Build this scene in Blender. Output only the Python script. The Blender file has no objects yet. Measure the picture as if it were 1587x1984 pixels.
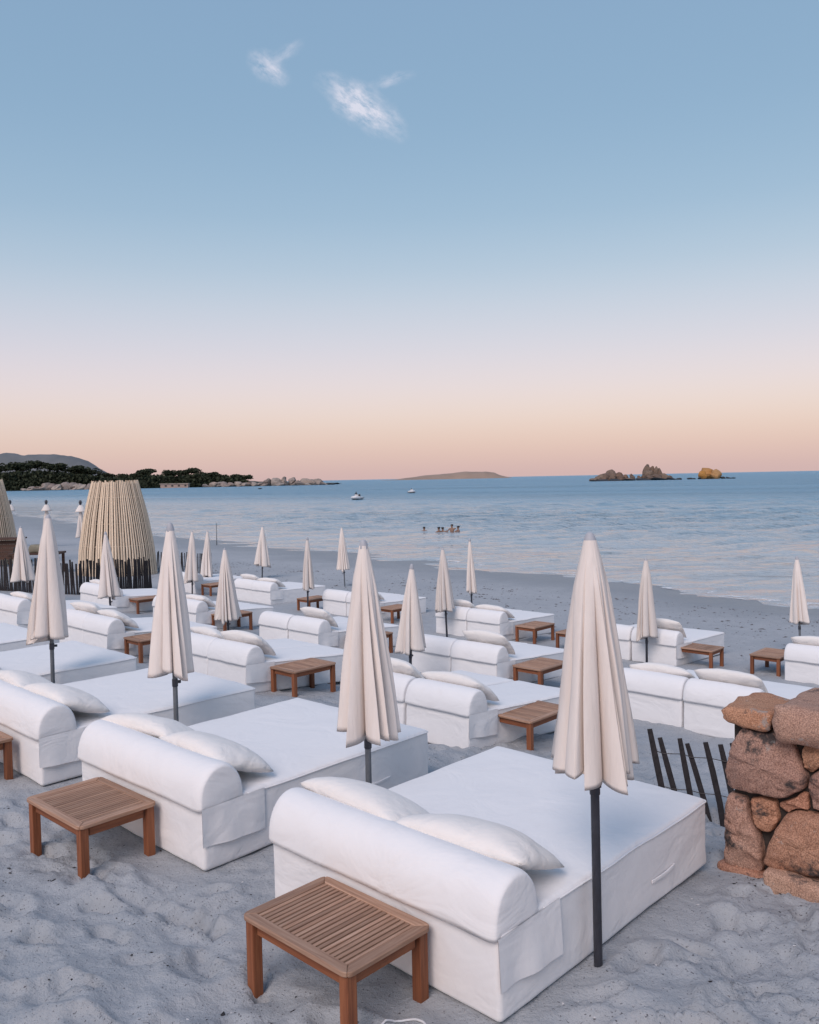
import bpy, bmesh, math, random
import numpy as np
from mathutils import Vector, Matrix

scene = bpy.context.scene
R = math.radians
random.seed(7)

# ------------------------------------------------------------------ camera
cam_d = bpy.data.cameras.new("camera")
cam = bpy.data.objects.new("camera", cam_d)
scene.collection.objects.link(cam)
CAM_H = 2.6
pitch, roll = R(-2.24), R(1.13)
fwd = Vector((0, math.cos(pitch), math.sin(pitch)))
r0 = Vector((1, 0, 0)); u0 = r0.cross(fwd)
rt = r0 * math.cos(roll) - u0 * math.sin(roll)
up = r0 * math.sin(roll) + u0 * math.cos(roll)
m = Matrix((rt, up, -fwd)).transposed().to_4x4()
m.translation = (0, 0, CAM_H)
cam.matrix_world = m
cam_d.sensor_fit = 'HORIZONTAL'
cam_d.sensor_width = 36
cam_d.lens = 36 * 1650 / 1587
cam_d.clip_start = 0.05
cam_d.clip_end = 60000
scene.camera = cam

# ------------------------------------------------------------------ world
world = bpy.data.worlds.new("World"); scene.world = world
world.use_nodes = True
wt = world.node_tree; wt.nodes.clear()
SUN_AZ = R(205)       # compass bearing of the afterglow, behind the camera to the left
SUN_EL = R(44)

def srgb(r, g, b):
    f = lambda c: c / 12.92 if c <= .04045 else ((c + .055) / 1.055) ** 2.4
    return (f(r / 255), f(g / 255), f(b / 255), 1)

class NT:
    """tiny helper to write node trees"""
    def __init__(s, nt): s.nt = nt
    def n(s, typ, inputs=None, **props):
        nd = s.nt.nodes.new(typ)
        for k, v in props.items(): setattr(nd, k, v)
        for k, v in (inputs or {}).items():
            sock = nd.inputs[k]
            if isinstance(v, bpy.types.NodeSocket): s.nt.links.new(v, sock)
            else: sock.default_value = v
        return nd
    def math(s, op, a, b=0.0, c=None):
        i = {0: a, 1: b}
        if c is not None: i[2] = c
        return s.n('ShaderNodeMath', i, operation=op).outputs[0]
    def ramp(s, fac, stops, interp='LINEAR'):
        nd = s.n('ShaderNodeValToRGB', {0: fac})
        el = nd.color_ramp.elements
        nd.color_ramp.interpolation = interp
        while len(el) > len(stops): el.remove(el[-1])
        while len(el) < len(stops): el.new(.5)
        for e, (p, c) in zip(el, stops):
            e.position = p
            e.color = c if len(c) == 4 else (*c, 1)
        return nd.outputs[0]
    def mix(s, fac, a, b, blend='MIX'):
        nd = s.n('ShaderNodeMix', data_type='RGBA', blend_type=blend)
        for sock, v in ((nd.inputs[0], fac), (nd.inputs[6], a), (nd.inputs[7], b)):
            if isinstance(v, bpy.types.NodeSocket): s.nt.links.new(v, sock)
            else: sock.default_value = v
        return nd.outputs[2]
    def noise(s, vec, scale, detail=4, rough=.55, dist=0.0, dim='3D'):
        nd = s.n('ShaderNodeTexNoise', {'Scale': scale, 'Detail': detail, 'Roughness': rough, 'Distortion': dist}, noise_dimensions=dim)
        if vec is not None: s.nt.links.new(vec, nd.inputs['Vector'])
        return nd.outputs[0]
    def mapping(s, vec, scale=(1, 1, 1), rot=(0, 0, 0), loc=(0, 0, 0)):
        return s.n('ShaderNodeMapping', {'Vector': vec, 'Scale': scale, 'Rotation': rot, 'Location': loc}).outputs[0]

W_ = NT(wt)
tc = W_.n('ShaderNodeTexCoord')
dirv = tc.outputs['Generated']
sep = W_.n('ShaderNodeSeparateXYZ', {0: dirv})
DX, DY, DZ = sep.outputs
# dusk gradient by elevation: peach at the horizon, lilac belt, then blue
want = [(0.0, (214, 183, 177)), (0.018, (217, 188, 180)), (0.045, (224, 199, 189)), (0.075, (229, 211, 206)), (0.107, (227, 215, 219)), (0.148, (215, 213, 224)),
        (0.195, (197, 207, 221)), (0.235, (180, 199, 217)), (0.29, (159, 187, 211)), (0.38, (141, 173, 202)), (0.49, (137, 168, 198)), (0.75, (128, 158, 196)), (1.0, (120, 150, 192))]
def glow(z, c):      # what the low sun sky adds over the sea, so that the sum keeps the dusk colours
    return float(np.interp(z, [0, .02, .14, .34, .47, 1], [(.07, .0715, .076, .041, .030, .02), (.036, .0385, .084, .055, .0415, .03), (.004, .005, .0615, .058, .0485, .04)][c]))
stops = [(z, tuple(max(0, srgb(*c)[k] - glow(z, k)) for k in range(3)) + (1,)) for z, c in want]
grad = W_.ramp(DZ, stops, 'B_SPLINE')
# two wisps of cloud high over the sea
ysafe = W_.math('MAXIMUM', DY, 0.05)
ca = W_.math('DIVIDE', DX, ysafe); cb = W_.math('DIVIDE', DZ, ysafe)
pl = W_.n('ShaderNodeCombineXYZ', {0: ca, 1: cb, 2: 0.0}).outputs[0]
def wisp(cx, cy, ang, lx, ly, seed, gain):
    d = W_.mapping(pl, loc=(0, 0, 0))
    sub = W_.n('ShaderNodeVectorMath', {0: d, 1: (cx, cy, 0)}, operation='SUBTRACT').outputs[0]
    rot = W_.n('ShaderNodeVectorRotate', {'Vector': sub, 'Center': (0, 0, 0), 'Axis': (0, 0, 1), 'Angle': -ang}).outputs[0]
    warp = W_.n('ShaderNodeTexNoise', {'Vector': rot, 'Scale': 38.0 + seed, 'Detail': 3.0})
    off = W_.n('ShaderNodeVectorMath', {0: warp.outputs[1], 1: (.5, .5, .5)}, operation='SUBTRACT').outputs[0]
    off = W_.n('ShaderNodeVectorMath', {0: off, 1: (.022, .022, 0)}, operation='MULTIPLY').outputs[0]
    rot2 = W_.n('ShaderNodeVectorMath', {0: rot, 1: off}, operation='ADD').outputs[0]
    el = W_.n('ShaderNodeVectorMath', {0: rot2, 1: (1 / lx, 1 / ly, 0)}, operation='MULTIPLY').outputs[0]
    ln = W_.n('ShaderNodeVectorMath', {0: el}, operation='LENGTH').outputs['Value']
    body = W_.n('ShaderNodeMapRange', {0: ln, 1: 1.0, 2: 0.0, 3: 0.0, 4: 1.0}, interpolation_type='SMOOTHSTEP').outputs[0]
    nz = W_.noise(W_.mapping(rot, scale=(1, 2.2, 1), loc=(seed, seed, 0)), 46, 6, .68)
    nz = W_.n('ShaderNodeMapRange', {0: nz, 1: .33, 2: .62}).outputs[0]
    return W_.math('MULTIPLY', W_.math('MULTIPLY', body, nz), gain)
c1 = wisp(-0.045, 0.430, R(-36), .070, .027, 3.0, 1.2)
c2 = wisp(-0.152, 0.475, R(-38), .036, .019, 9.0, .75)
c3 = wisp(-0.010, 0.460, R(14), .034, .010, 5.0, .45)
c4 = wisp(-0.134, 0.492, R(30), .036, .012, 12.0, .35)
cl = W_.math('ADD', W_.math('ADD', c1, c2), W_.math('ADD', c3, c4))
fr = W_.n('ShaderNodeMapRange', {0: DY, 1: .2, 2: .5}).outputs[0]
cl = W_.math('MINIMUM', W_.math('MULTIPLY', cl, fr), .85)
skyc = W_.mix(cl, grad, srgb(222, 219, 232))
bg1 = W_.n('ShaderNodeBackground', {0: skyc, 1: 1.0})
nish = W_.n('ShaderNodeTexSky', sky_type='NISHITA')
nish.sun_disc = False; nish.sun_elevation = R(2); nish.sun_rotation = SUN_AZ
bg2 = W_.n('ShaderNodeBackground', {0: nish.outputs[0], 1: .05})
add = W_.n('ShaderNodeAddShader', {0: bg1.outputs[0], 1: bg2.outputs[0]})
wo = W_.n('ShaderNodeOutputWorld', {0: add.outputs[0]})

# ------------------------------------------------------------------ soft afterglow
sun_d = bpy.data.lights.new("sun", 'SUN'); sun = bpy.data.objects.new("sun", sun_d)
scene.collection.objects.link(sun)
sun_d.energy = 2.3; sun_d.angle = R(34); sun_d.color = (1, .86, .80)
tosun = Vector((math.sin(SUN_AZ) * math.cos(SUN_EL), math.cos(SUN_AZ) * math.cos(SUN_EL), math.sin(SUN_EL)))
sun.rotation_euler = tosun.to_track_quat('Z', 'Y').to_euler()

vs = scene.view_settings
vs.view_transform = 'Standard'; vs.look = 'None'; vs.exposure = 0.0; vs.gamma = 1.0
vs.use_curve_mapping = False
scene.cycles.use_denoising = True
scene.cycles.max_bounces = 8

# ------------------------------------------------------------------ helpers
COL = scene.collection
UX, UY = .6899, .7239          # u: straight down the beach to the sea
VX, VY = .7239, -.6899         # v: along the rows, towards the right
YAW = math.atan2(-.6899, .7239)
def ST(s, t): return (UX * s + VX * t, UY * s + VY * t)

def hash2(ix, iy, seed):
    h = (ix.astype(np.int64) * 374761393 + iy.astype(np.int64) * 668265263 + seed * 982451653) & 0xffffffff
    h = ((h ^ (h >> 13)) * 1274126177) & 0xffffffff
    h = (h ^ (h >> 16)) & 0xffff
    return h / 65535.0
def vnoise(x, y, seed=0):
    x = np.asarray(x, float); y = np.asarray(y, float)
    ix = np.floor(x); iy = np.floor(y); fx = x - ix; fy = y - iy
    fx = fx * fx * fx * (fx * (fx * 6 - 15) + 10); fy = fy * fy * fy * (fy * (fy * 6 - 15) + 10)
    a = hash2(ix, iy, seed); b = hash2(ix + 1, iy, seed); c = hash2(ix, iy + 1, seed); d = hash2(ix + 1, iy + 1, seed)
    return (a + (b - a) * fx) * (1 - fy) + (c + (d - c) * fx) * fy - .5
def fbm(x, y, seed=0, oct=4, gain=.5):
    v = 0; a = 1; f = 1
    for o in range(oct):
        v = v + a * vnoise(x * f, y * f, seed + o * 17); a *= gain; f *= 2.03
    return v
def noise3(p, seed=0, f=1.0):
    p = np.asarray(p) * f
    return (vnoise(p[:, 0] + 3.1 * p[:, 2], p[:, 1] - 2.3 * p[:, 2], seed) + vnoise(p[:, 1] + 1.7 * p[:, 0] + 9, p[:, 2] * 1.9 - .6 * p[:, 0], seed + 5))

SEA_Z = -1.75
def shore_s(t):
    return np.interp(-np.asarray(t, float), [-60, -20, 0, 9, 12.5, 16.6, 20, 29, 38, 52, 62, 97, 135, 300, 700],
                     [26, 27, 27.6, 28.4, 29, 30.4, 31.5, 33, 34.6, 36.2, 37.4, 45.4, 53.3, 105, 260])
def base_z(s, t):
    s = np.asarray(s, float); t = np.asarray(t, float)
    z1 = -np.interp(s, [-10, 4.9, 5.6, 7, 10, 14.5], [0, 0, .05, .42, .75, 1.12])
    sh = shore_s(t)
    k = (s - 14.5) / (sh - 14.5)
    z2 = np.where(k < 1, -1.12 + (SEA_Z + 1.12) * k, SEA_Z - (s - sh) * .07)
    return np.where(s < 14.5, z1, z2)
def gz(s, t): return float(base_z(s, t))

def add_props(o, label=None, cat=None, group=None, kind=None):
    if label: o["label"] = label
    if cat: o["category"] = cat
    if group: o["group"] = group
    if kind: o["kind"] = kind
    return o
def mesh(name, verts, faces, mat=None, smooth=False):
    me = bpy.data.meshes.new(name)
    me.from_pydata([tuple(v) for v in verts], [], faces)
    if mat: me.materials.append(mat)
    if smooth: me.polygons.foreach_set('use_smooth', [True] * len(me.polygons))
    me.update()
    if smooth:
        bm = bmesh.new(); bm.from_mesh(me); bmesh.ops.recalc_face_normals(bm, faces=bm.faces); bm.to_mesh(me); bm.free()
    return me
def obj(name, me, parent=None, loc=None, rot=None, scale=None):
    o = bpy.data.objects.new(name, me); COL.objects.link(o)
    if parent is not None: o.parent = parent
    if loc is not None: o.location = loc
    if rot is not None: o.rotation_euler = rot
    if scale is not None: o.scale = scale
    return o
def thing(name, label, cat, loc=(0, 0, 0), rz=0.0, group=None, rot=None):
    o = bpy.data.objects.new(name, None); COL.objects.link(o)
    o.empty_display_size = .1
    o.location = loc; o.rotation_euler = rot if rot else (0, 0, rz)
    return add_props(o, label, cat, group)

class MB:
    def __init__(s): s.v = []; s.f = []
    def add(s, v, f):
        b = len(s.v); s.v += [tuple(p) for p in v]; s.f += [tuple(i + b for i in q) for q in f]; return s
    def box(s, x0, x1, y0, y1, z0, z1):
        v = [(x0, y0, z0), (x1, y0, z0), (x1, y1, z0), (x0, y1, z0), (x0, y0, z1), (x1, y0, z1), (x1, y1, z1), (x0, y1, z1)]
        return s.add(v, [(3, 2, 1, 0), (4, 5, 6, 7), (0, 1, 5, 4), (1, 2, 6, 5), (2, 3, 7, 6), (3, 0, 4, 7)])
    def prism(s, poly, z0, z1):
        n = len(poly)
        v = [(x, y, z0) for x, y in poly] + [(x, y, z1) for x, y in poly]
        f = [tuple(reversed(range(n))), tuple(range(n, 2 * n))] + [(i, (i + 1) % n, n + (i + 1) % n, n + i) for i in range(n)]
        return s.add(v, f)
    def tube(s, pts, rad, n=8, cap=True):
        pts = [Vector(p) for p in pts]
        rads = rad if isinstance(rad, (list, tuple)) else [rad] * len(pts)
        v = []; prev = None
        for i, p in enumerate(pts):
            d = (pts[min(i + 1, len(pts) - 1)] - pts[max(i - 1, 0)]).normalized()
            a = d.orthogonal().normalized() if prev is None else (prev - d * prev.dot(d)).normalized()
            prev = a; b = d.cross(a)
            for k in range(n):
                q = 2 * math.pi * k / n
                v.append(p + (a * math.cos(q) + b * math.sin(q)) * rads[i])
        f = []
        for i in range(len(pts) - 1):
            for k in range(n):
                f.append((i * n + k, i * n + (k + 1) % n, (i + 1) * n + (k + 1) % n, (i + 1) * n + k))
        if cap:
            f.append(tuple(reversed(range(n)))); f.append(tuple((len(pts) - 1) * n + k for k in range(n)))
        return s.add(v, f)
    def lathe(s, prof, n=16):
        v = []
        for r_, z in prof:
            for k in range(n):
                q = 2 * math.pi * k / n; v.append((r_ * math.cos(q), r_ * math.sin(q), z))
        f = []
        for i in range(len(prof) - 1):
            for k in range(n):
                f.append((i * n + k, i * n + (k + 1) % n, (i + 1) * n + (k + 1) % n, (i + 1) * n + k))
        f.append(tuple(reversed(range(n)))); f.append(tuple((len(prof) - 1) * n + k for k in range(n)))
        return s.add(v, f)
    def mesh(s, name, mat, smooth=False): return mesh(name, s.v, s.f, mat, smooth)

def rbox_np(x0, x1, y0, y1, z0, z1, r, step=.12):
    """rounded box as a subdivided cube surface; returns (verts array, faces)"""
    def lines(a, b):
        n = max(1, int(round((b - a - 2 * r) / step)))
        mid = list(np.linspace(a + r, b - r, n + 1))
        return [a, a + r * .25, a + r * .6] + mid + [b - r * .6, b - r * .25, b]
    X, Y, Z = lines(x0, x1), lines(y0, y1), lines(z0, z1)
    idx = {}; V = []; F = []
    def vid(i, j, k):
        key = (i, j, k)
        if key not in idx:
            idx[key] = len(V); V.append((X[i], Y[j], Z[k]))
        return idx[key]
    nx, ny, nz = len(X) - 1, len(Y) - 1, len(Z) - 1
    for i in range(nx):
        for j in range(ny):
            F.append((vid(i, j, 0), vid(i, j + 1, 0), vid(i + 1, j + 1, 0), vid(i + 1, j, 0)))
            F.append((vid(i, j, nz), vid(i + 1, j, nz), vid(i + 1, j + 1, nz), vid(i, j + 1, nz)))
    for i in range(nx):
        for k in range(nz):
            F.append((vid(i, 0, k), vid(i + 1, 0, k), vid(i + 1, 0, k + 1), vid(i, 0, k + 1)))
            F.append((vid(i, ny, k), vid(i, ny, k + 1), vid(i + 1, ny, k + 1), vid(i + 1, ny, k)))
    for j in range(ny):
        for k in range(nz):
            F.append((vid(0, j, k), vid(0, j, k + 1), vid(0, j + 1, k + 1), vid(0, j + 1, k)))
            F.append((vid(nx, j, k), vid(nx, j + 1, k), vid(nx, j + 1, k + 1), vid(nx, j, k + 1)))
    P = np.array(V)
    C = np.stack([np.clip(P[:, 0], x0 + r, x1 - r), np.clip(P[:, 1], y0 + r, y1 - r), np.clip(P[:, 2], z0 + r, z1 - r)], 1)
    D = P - C; L = np.linalg.norm(D, axis=1)
    M = np.max(np.abs(D), axis=1)
    k = np.where(L > 1e-9, M / np.maximum(L, 1e-9), 1)
    return C + D * k[:, None], F

def grid_mesh(name, X, Y, Zf, mat, place=None, smooth=True):
    XX, YY = np.meshgrid(X, Y, indexing='ij')
    ZZ = Zf(XX, YY)
    if place: PX, PY = place(XX, YY)
    else: PX, PY = XX, YY
    co = np.stack([PX.ravel(), PY.ravel(), ZZ.ravel()], 1).astype(np.float32)
    nx, ny = len(X), len(Y)
    i, j = np.meshgrid(np.arange(nx - 1), np.arange(ny - 1), indexing='ij')
    a = (i * ny + j).ravel()
    q = np.stack([a, a + ny, a + ny + 1, a + 1], 1).astype(np.int32)
    me = bpy.data.meshes.new(name)
    me.vertices.add(len(co)); me.vertices.foreach_set('co', co.ravel())
    me.loops.add(q.size); me.loops.foreach_set('vertex_index', q.ravel())
    me.polygons.add(len(q)); me.polygons.foreach_set('loop_start', np.arange(0, q.size, 4, dtype=np.int32))
    me.update(calc_edges=True)
    if smooth: me.polygons.foreach_set('use_smooth', [True] * len(q))
    me.materials.append(mat); me.validate()
    return me
def growing(a, b, step, lo, hi, k=1.12):
    mid = list(np.arange(a, b + 1e-6, step)); L = []; x = a; d = step
    while x > lo: d *= k; x -= d; L.append(x)
    x = mid[-1]; d = step; Rr = []
    while x < hi: d *= k; x += d; Rr.append(x)
    return np.array(L[::-1] + mid + Rr)

# ------------------------------------------------------------------ materials
def mat(name):
    mt = bpy.data.materials.new(name); mt.use_nodes = True
    nt = mt.node_tree; nt.nodes.clear(); n = NT(nt)
    out = n.n('ShaderNodeOutputMaterial')
    b = n.n('ShaderNodeBsdfPrincipled')
    nt.links.new(b.outputs[0], out.inputs[0])
    n.b = b; n.link = nt.links.new
    n.obj = n.n('ShaderNodeTexCoord').outputs['Object']
    geo = n.n('ShaderNodeNewGeometry'); n.pos = geo.outputs['Position']
    n.rand = n.n('ShaderNodeObjectInfo').outputs['Random']
    return mt, n
def bump(n, h, strength, dist=.01, normal=None):
    nd = n.n('ShaderNodeBump', {'Height': h, 'Strength': strength, 'Distance': dist})
    if normal is not None: n.link(normal, nd.inputs['Normal'])
    return nd.outputs[0]

def fabric_mat(name, c1, c2, wr=.36, fold_scale=2.2, fine=.35):
    mt, n = mat(name)
    big = n.noise(n.pos, 1.3, 3)
    col = n.mix(big, (*c1, 1), (*c2, 1))
    blot = n.noise(n.pos, 9, 5, .65)
    blot = n.n('ShaderNodeMapRange', {0: blot, 1: .52, 2: .75, 3: 0.0, 4: .16}).outputs[0]
    col = n.mix(blot, col, (c2[0] * .86, c2[1] * .83, c2[2] * .8, 1))
    n.link(col, n.b.inputs['Base Color'])
    n.b.inputs['Roughness'].default_value = .92
    n.b.inputs['Specular IOR Level'].default_value = .15
    n.b.inputs['Sheen Weight'].default_value = .12
    w1 = n.noise(n.mapping(n.pos, scale=(1, 1, 1.6)), fold_scale, 3, .5, 1.2)
    w2 = n.noise(n.mapping(n.pos, scale=(1.0, 2.6, 1.2), rot=(0, 0, .6)), 11, 3, .5, .6)
    weave = n.noise(n.pos, 420, 1)
    h = bump(n, w1, wr, .05); h = bump(n, w2, wr * fine, .012, h); h = bump(n, weave, .12, .002, h)
    n.link(h, n.b.inputs['Normal'])
    return mt
M = {}
M['white'] = fabric_mat('white_canvas', (.80, .785, .79), (.77, .755, .765))
M['pillow'] = fabric_mat('pillow_cotton', (.80, .765, .74), (.76, .72, .695), .35, 5)

def canvas():
    mt, n = mat('parasol_canvas')
    st = n.noise(n.mapping(n.obj, scale=(6, 6, .8)), 3, 5, .6)
    col = n.mix(st, (.60, .53, .49, 1), (.78, .72, .685, 1))
    hs = n.n('ShaderNodeHueSaturation', {'Value': n.math('MULTIPLY_ADD', n.rand, .16, .95), 'Color': col}).outputs[0]
    n.link(hs, n.b.inputs['Base Color']); n.b.inputs['Roughness'].default_value = .9
    n.b.inputs['Specular IOR Level'].default_value = .15
    h = bump(n, n.noise(n.mapping(n.obj, scale=(12, 12, 2.0)), 2.5, 4, .6), .5, .012)
    h = bump(n, n.noise(n.obj, 500, 1), .12, .002, h)
    n.link(h, n.b.inputs['Normal'])
    return mt
M['canvas'] = canvas()

def simple(name, c1, c2=None, rough=.6, scale=8, metal=0.0, bs=.3, bd=.01, detail=5, spec=.5, coords='obj'):
    mt, n = mat(name)
    c2 = c2 or tuple(c * .8 for c in c1)
    nz = n.noise(n.obj if coords == 'obj' else n.pos, scale, detail, .6)
    n.link(n.mix(n.n('ShaderNodeMapRange', {0: nz, 1: .3, 2: .7}).outputs[0], (*c1, 1), (*c2, 1)), n.b.inputs['Base Color'])
    n.b.inputs['Roughness'].default_value = rough; n.b.inputs['Metallic'].default_value = metal
    n.b.inputs['Specular IOR Level'].default_value = spec
    if bs: n.link(bump(n, nz, bs, bd), n.b.inputs['Normal'])
    return mt
M['pole'] = simple('painted_steel', (.055, .058, .075), (.04, .04, .05), .42, 30, .3, .05)
M['polewood'] = simple('weathered_pole', (.16, .17, .19), (.10, .11, .12), .6, 20, 0, .2)
M['cap'] = simple('grey_plastic_cap', (.42, .43, .47), (.34, .35, .39), .6, 12, 0, .1)
M['picket'] = simple('chestnut_paling', (.030, .024, .026), (.010, .008, .010), .85, 26, 0, .8, .01)
M['wire'] = simple('rusty_wire', (.10, .09, .09), None, .6, 40, .6, 0)
M['cord'] = simple('white_cord', (.7, .7, .72), None, .7, 40, 0, .1)
M['shell'] = simple('broken_shell', (.62, .6, .6), None, .6, 40, 0, .2)
M['debris'] = simple('dry_seaweed', (.030, .026, .028), (.012, .010, .012), .9, 60, 0, .3)
M['pebble'] = simple('dark_pebble', (.19, .185, .195), (.09, .085, .09), .8, 5, 0, .3, coords='pos')

def wood(name, ca, cb, cc, axis):
    mt, n = mat(name)
    sc = {'x': (1.2, 26, 26), 'y': (26, 1.2, 26), 'z': (26, 26, 1.2)}[axis]
    off = n.n('ShaderNodeCombineXYZ', {0: n.math('MULTIPLY', n.rand, 7.0), 1: n.math('MULTIPLY', n.rand, 3.0), 2: n.rand}).outputs[0]
    p = n.n('ShaderNodeVectorMath', {0: n.obj, 1: off}, operation='ADD').outputs[0]
    g = n.noise(n.mapping(p, scale=sc), 2.4, 5, .65, .4)
    col = n.ramp(g, [(.25, ca), (.5, cb), (.75, cc)])
    col = n.n('ShaderNodeHueSaturation', {'Value': n.math('MULTIPLY_ADD', n.rand, .4, .8), 'Color': col}).outputs[0]
    n.link(col, n.b.inputs['Base Color']); n.b.inputs['Roughness'].default_value = .62
    n.b.inputs['Specular IOR Level'].default_value = .35
    n.link(bump(n, g, .35, .004), n.b.inputs['Normal'])
    return mt
top3 = ((.21, .108, .068), (.35, .205, .138), (.47, .305, .22))
leg3 = ((.125, .042, .02), (.23, .08, .036), (.31, .122, .056))
for ax in 'xyz':
    M['top_' + ax] = wood('weathered_teak_' + ax, *top3, ax)
    M['leg_' + ax] = wood('oiled_teak_' + ax, *leg3, ax)
M['bamboo'] = wood('split_bamboo', (.48, .35, .245), (.70, .555, .415), (.83, .70, .55), 'z')
M['gap_shade'] = wood('gap_shade_brown', (.08, .055, .04), (.15, .105, .075), (.24, .17, .12), 'z')  # dark brown standing in for the shade between the tower slats
M['dark_wood'] = wood('dark_bar_wood', (.03, .02, .018), (.07, .035, .025), (.12, .06, .04), 'x')

def sand_mat():
    mt, n = mat('beach_sand')
    big = n.noise(n.pos, .35, 4, .6); mid = n.noise(n.pos, 3.5, 5, .65)
    col = n.mix(n.n('ShaderNodeMapRange', {0: big, 1: .3, 2: .7}).outputs[0], (.365, .38, .405, 1), (.435, .445, .465, 1))
    col = n.mix(n.n('ShaderNodeMapRange', {0: mid, 1: .35, 2: .75, 3: 0.0, 4: .5}).outputs[0], col, (.31, .325, .35, 1))
    sp = n.noise(n.pos, 70, 2, .6)
    col = n.mix(n.n('ShaderNodeMapRange', {0: sp, 1: .63, 2: .69, 3: 0.0, 4: .8}).outputs[0], col, (.08, .075, .085, 1))
    # wet sand next to the water
    z = n.n('ShaderNodeSeparateXYZ', {0: n.pos}).outputs[2]
    wn = n.math('ADD', z, n.math('MULTIPLY', n.math('SUBTRACT', n.noise(n.pos, .5, 3), .5), .16))
    wet = n.n('ShaderNodeMapRange', {0: wn, 1: -1.50, 2: -1.68, 3: 0.0, 4: .55}).outputs[0]
    col = n.mix(wet, col, (.15, .16, .175, 1))
    n.link(col, n.b.inputs['Base Color'])
    n.link(n.n('ShaderNodeMapRange', {0: wet, 1: 0.0, 2: .55, 3: .95, 4: .45}).outputs[0], n.b.inputs['Roughness'])
    n.b.inputs['Specular IOR Level'].default_value = .2
    h = bump(n, n.noise(n.pos, 9, 6, .66), .7, .04)
    h = bump(n, n.noise(n.pos, 38, 5, .75), .8, .012, h)
    h = bump(n, n.noise(n.pos, 240, 2, .7), .5, .0025, h)
    n.link(h, n.b.inputs['Normal'])
    return mt
M['sand'] = sand_mat()

def sea_mat():
    mt, n = mat('sea_water')
    n.b.inputs['Base Color'].default_value = (.15, .285, .39, 1)
    n.b.inputs['Roughness'].default_value = .07
    n.b.inputs['IOR'].default_value = 1.33; n.b.inputs['Specular IOR Level'].default_value = .5
    pr = n.mapping(n.pos, rot=(0, 0, R(20)))
    a = n.noise(n.mapping(pr, scale=(.30, 1.0, 1)), .22, 5, .6, .5)
    b_ = n.noise(n.mapping(pr, scale=(.42, 1.0, 1)), 1.1, 5, .62, .4)
    c = n.noise(n.mapping(pr, scale=(.6, 1, 1)), 4.5, 3, .6)
    # the breeze roughens the water away from the sheltered beach
    off = n.n('ShaderNodeVectorMath', {0: n.pos, 1: (UX, UY, 0)}, operation='DOT_PRODUCT').outputs['Value']
    gust = n.n('ShaderNodeMapRange', {0: off, 1: 50.0, 2: 170.0, 3: 1.0, 4: 1.7}).outputs[0]
    n.link(n.n('ShaderNodeMapRange', {0: off, 1: 45.0, 2: 190.0, 3: .07, 4: .42}).outputs[0], n.b.inputs['Roughness'])
    # pale sandy shallows give way to deeper blue
    shal = n.n('ShaderNodeMapRange', {0: n.math('ADD', off, n.math('MULTIPLY', n.noise(n.pos, .05, 3), 20.0)), 1: 38.0, 2: 150.0}, interpolation_type='SMOOTHSTEP').outputs[0]
    n.link(n.mix(shal, (.37, .425, .47, 1), (.19, .345, .46, 1)), n.b.inputs['Base Color'])
    patch = n.n('ShaderNodeMapRange', {0: n.noise(n.mapping(pr, scale=(.25, 1, 1)), .02, 3), 1: .35, 2: .65, 3: .65, 4: 1.35}).outputs[0]
    gust = n.math('MULTIPLY', gust, patch)
    h = bump(n, n.math('MULTIPLY', a, gust), 1.0, 2.4); h = bump(n, n.math('MULTIPLY', b_, gust), 1.0, .44, h); h = bump(n, c, 1.0, .05, h)
    n.link(h, n.b.inputs['Normal'])
    return mt
M['sea'] = sea_mat()

def foam_mat():
    mt, n = mat('sea_foam')
    n.b.inputs['Base Color'].default_value = (.78, .78, .8, 1); n.b.inputs['Roughness'].default_value = .9
    a = n.noise(n.pos, 2.2, 6, .7)
    n.link(n.n('ShaderNodeMapRange', {0: a, 1: .5, 2: .66}).outputs[0], n.b.inputs['Alpha'])
    return mt
M['foam'] = foam_mat()

def granite(name, ca, cb, cc, lichen=.5, scale=1.0):
    mt, n = mat(name)
    big = n.noise(n.pos, 2.6 * scale, 4, .6)
    col = n.mix(n.n('ShaderNodeMapRange', {0: big, 1: .3, 2: .7}).outputs[0], (*ca, 1), (*cb, 1))
    col = n.mix(n.math('MULTIPLY', n.math('FRACT', n.math('MULTIPLY', n.rand, 7.3)), .55), col, (*cc, 1))
    hs = n.n('ShaderNodeHueSaturation', {'Hue': n.math('MULTIPLY_ADD', n.rand, .02, .49), 'Saturation': n.math('MULTIPLY_ADD', n.math('FRACT', n.math('MULTIPLY', n.rand, 3.7)), .5, .85), 'Value': n.math('MULTIPLY_ADD', n.rand, .5, .9), 'Color': col}).outputs[0]
    gr = n.noise(n.pos, 120 * scale, 4, .8)
    col = n.mix(n.n('ShaderNodeMapRange', {0: gr, 1: .40, 2: .60}).outputs[0], n.mix(.62, hs, (.02, .014, .012, 1)), n.mix(.25, hs, (*cc, 1)))
    li = n.noise(n.pos, 4.2 * scale, 5, .7)
    col = n.mix(n.n('ShaderNodeMapRange', {0: li, 1: .555, 2: .64, 3: 0.0, 4: lichen}).outputs[0], col, (.045, .045, .048, 1))
    l2 = n.noise(n.mapping(n.pos, loc=(4, 8, 1)), 6 * scale, 6, .75)
    col = n.mix(n.n('ShaderNodeMapRange', {0: l2, 1: .61, 2: .68, 3: 0.0, 4: lichen * .75}).outputs[0], col, (.34, .34, .33, 1))
    n.link(col, n.b.inputs['Base Color']); n.b.inputs['Roughness'].default_value = .9
    n.b.inputs['Specular IOR Level'].default_value = .2
    h = bump(n, n.noise(n.pos, 14 * scale, 6, .7), .7, .03 / scale); h = bump(n, gr, .6, .006 / scale, h)
    n.link(h, n.b.inputs['Normal'])
    return mt
M['granite'] = granite('red_granite', (.43, .18, .118), (.49, .265, .19), (.54, .40, .33), .92)
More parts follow.
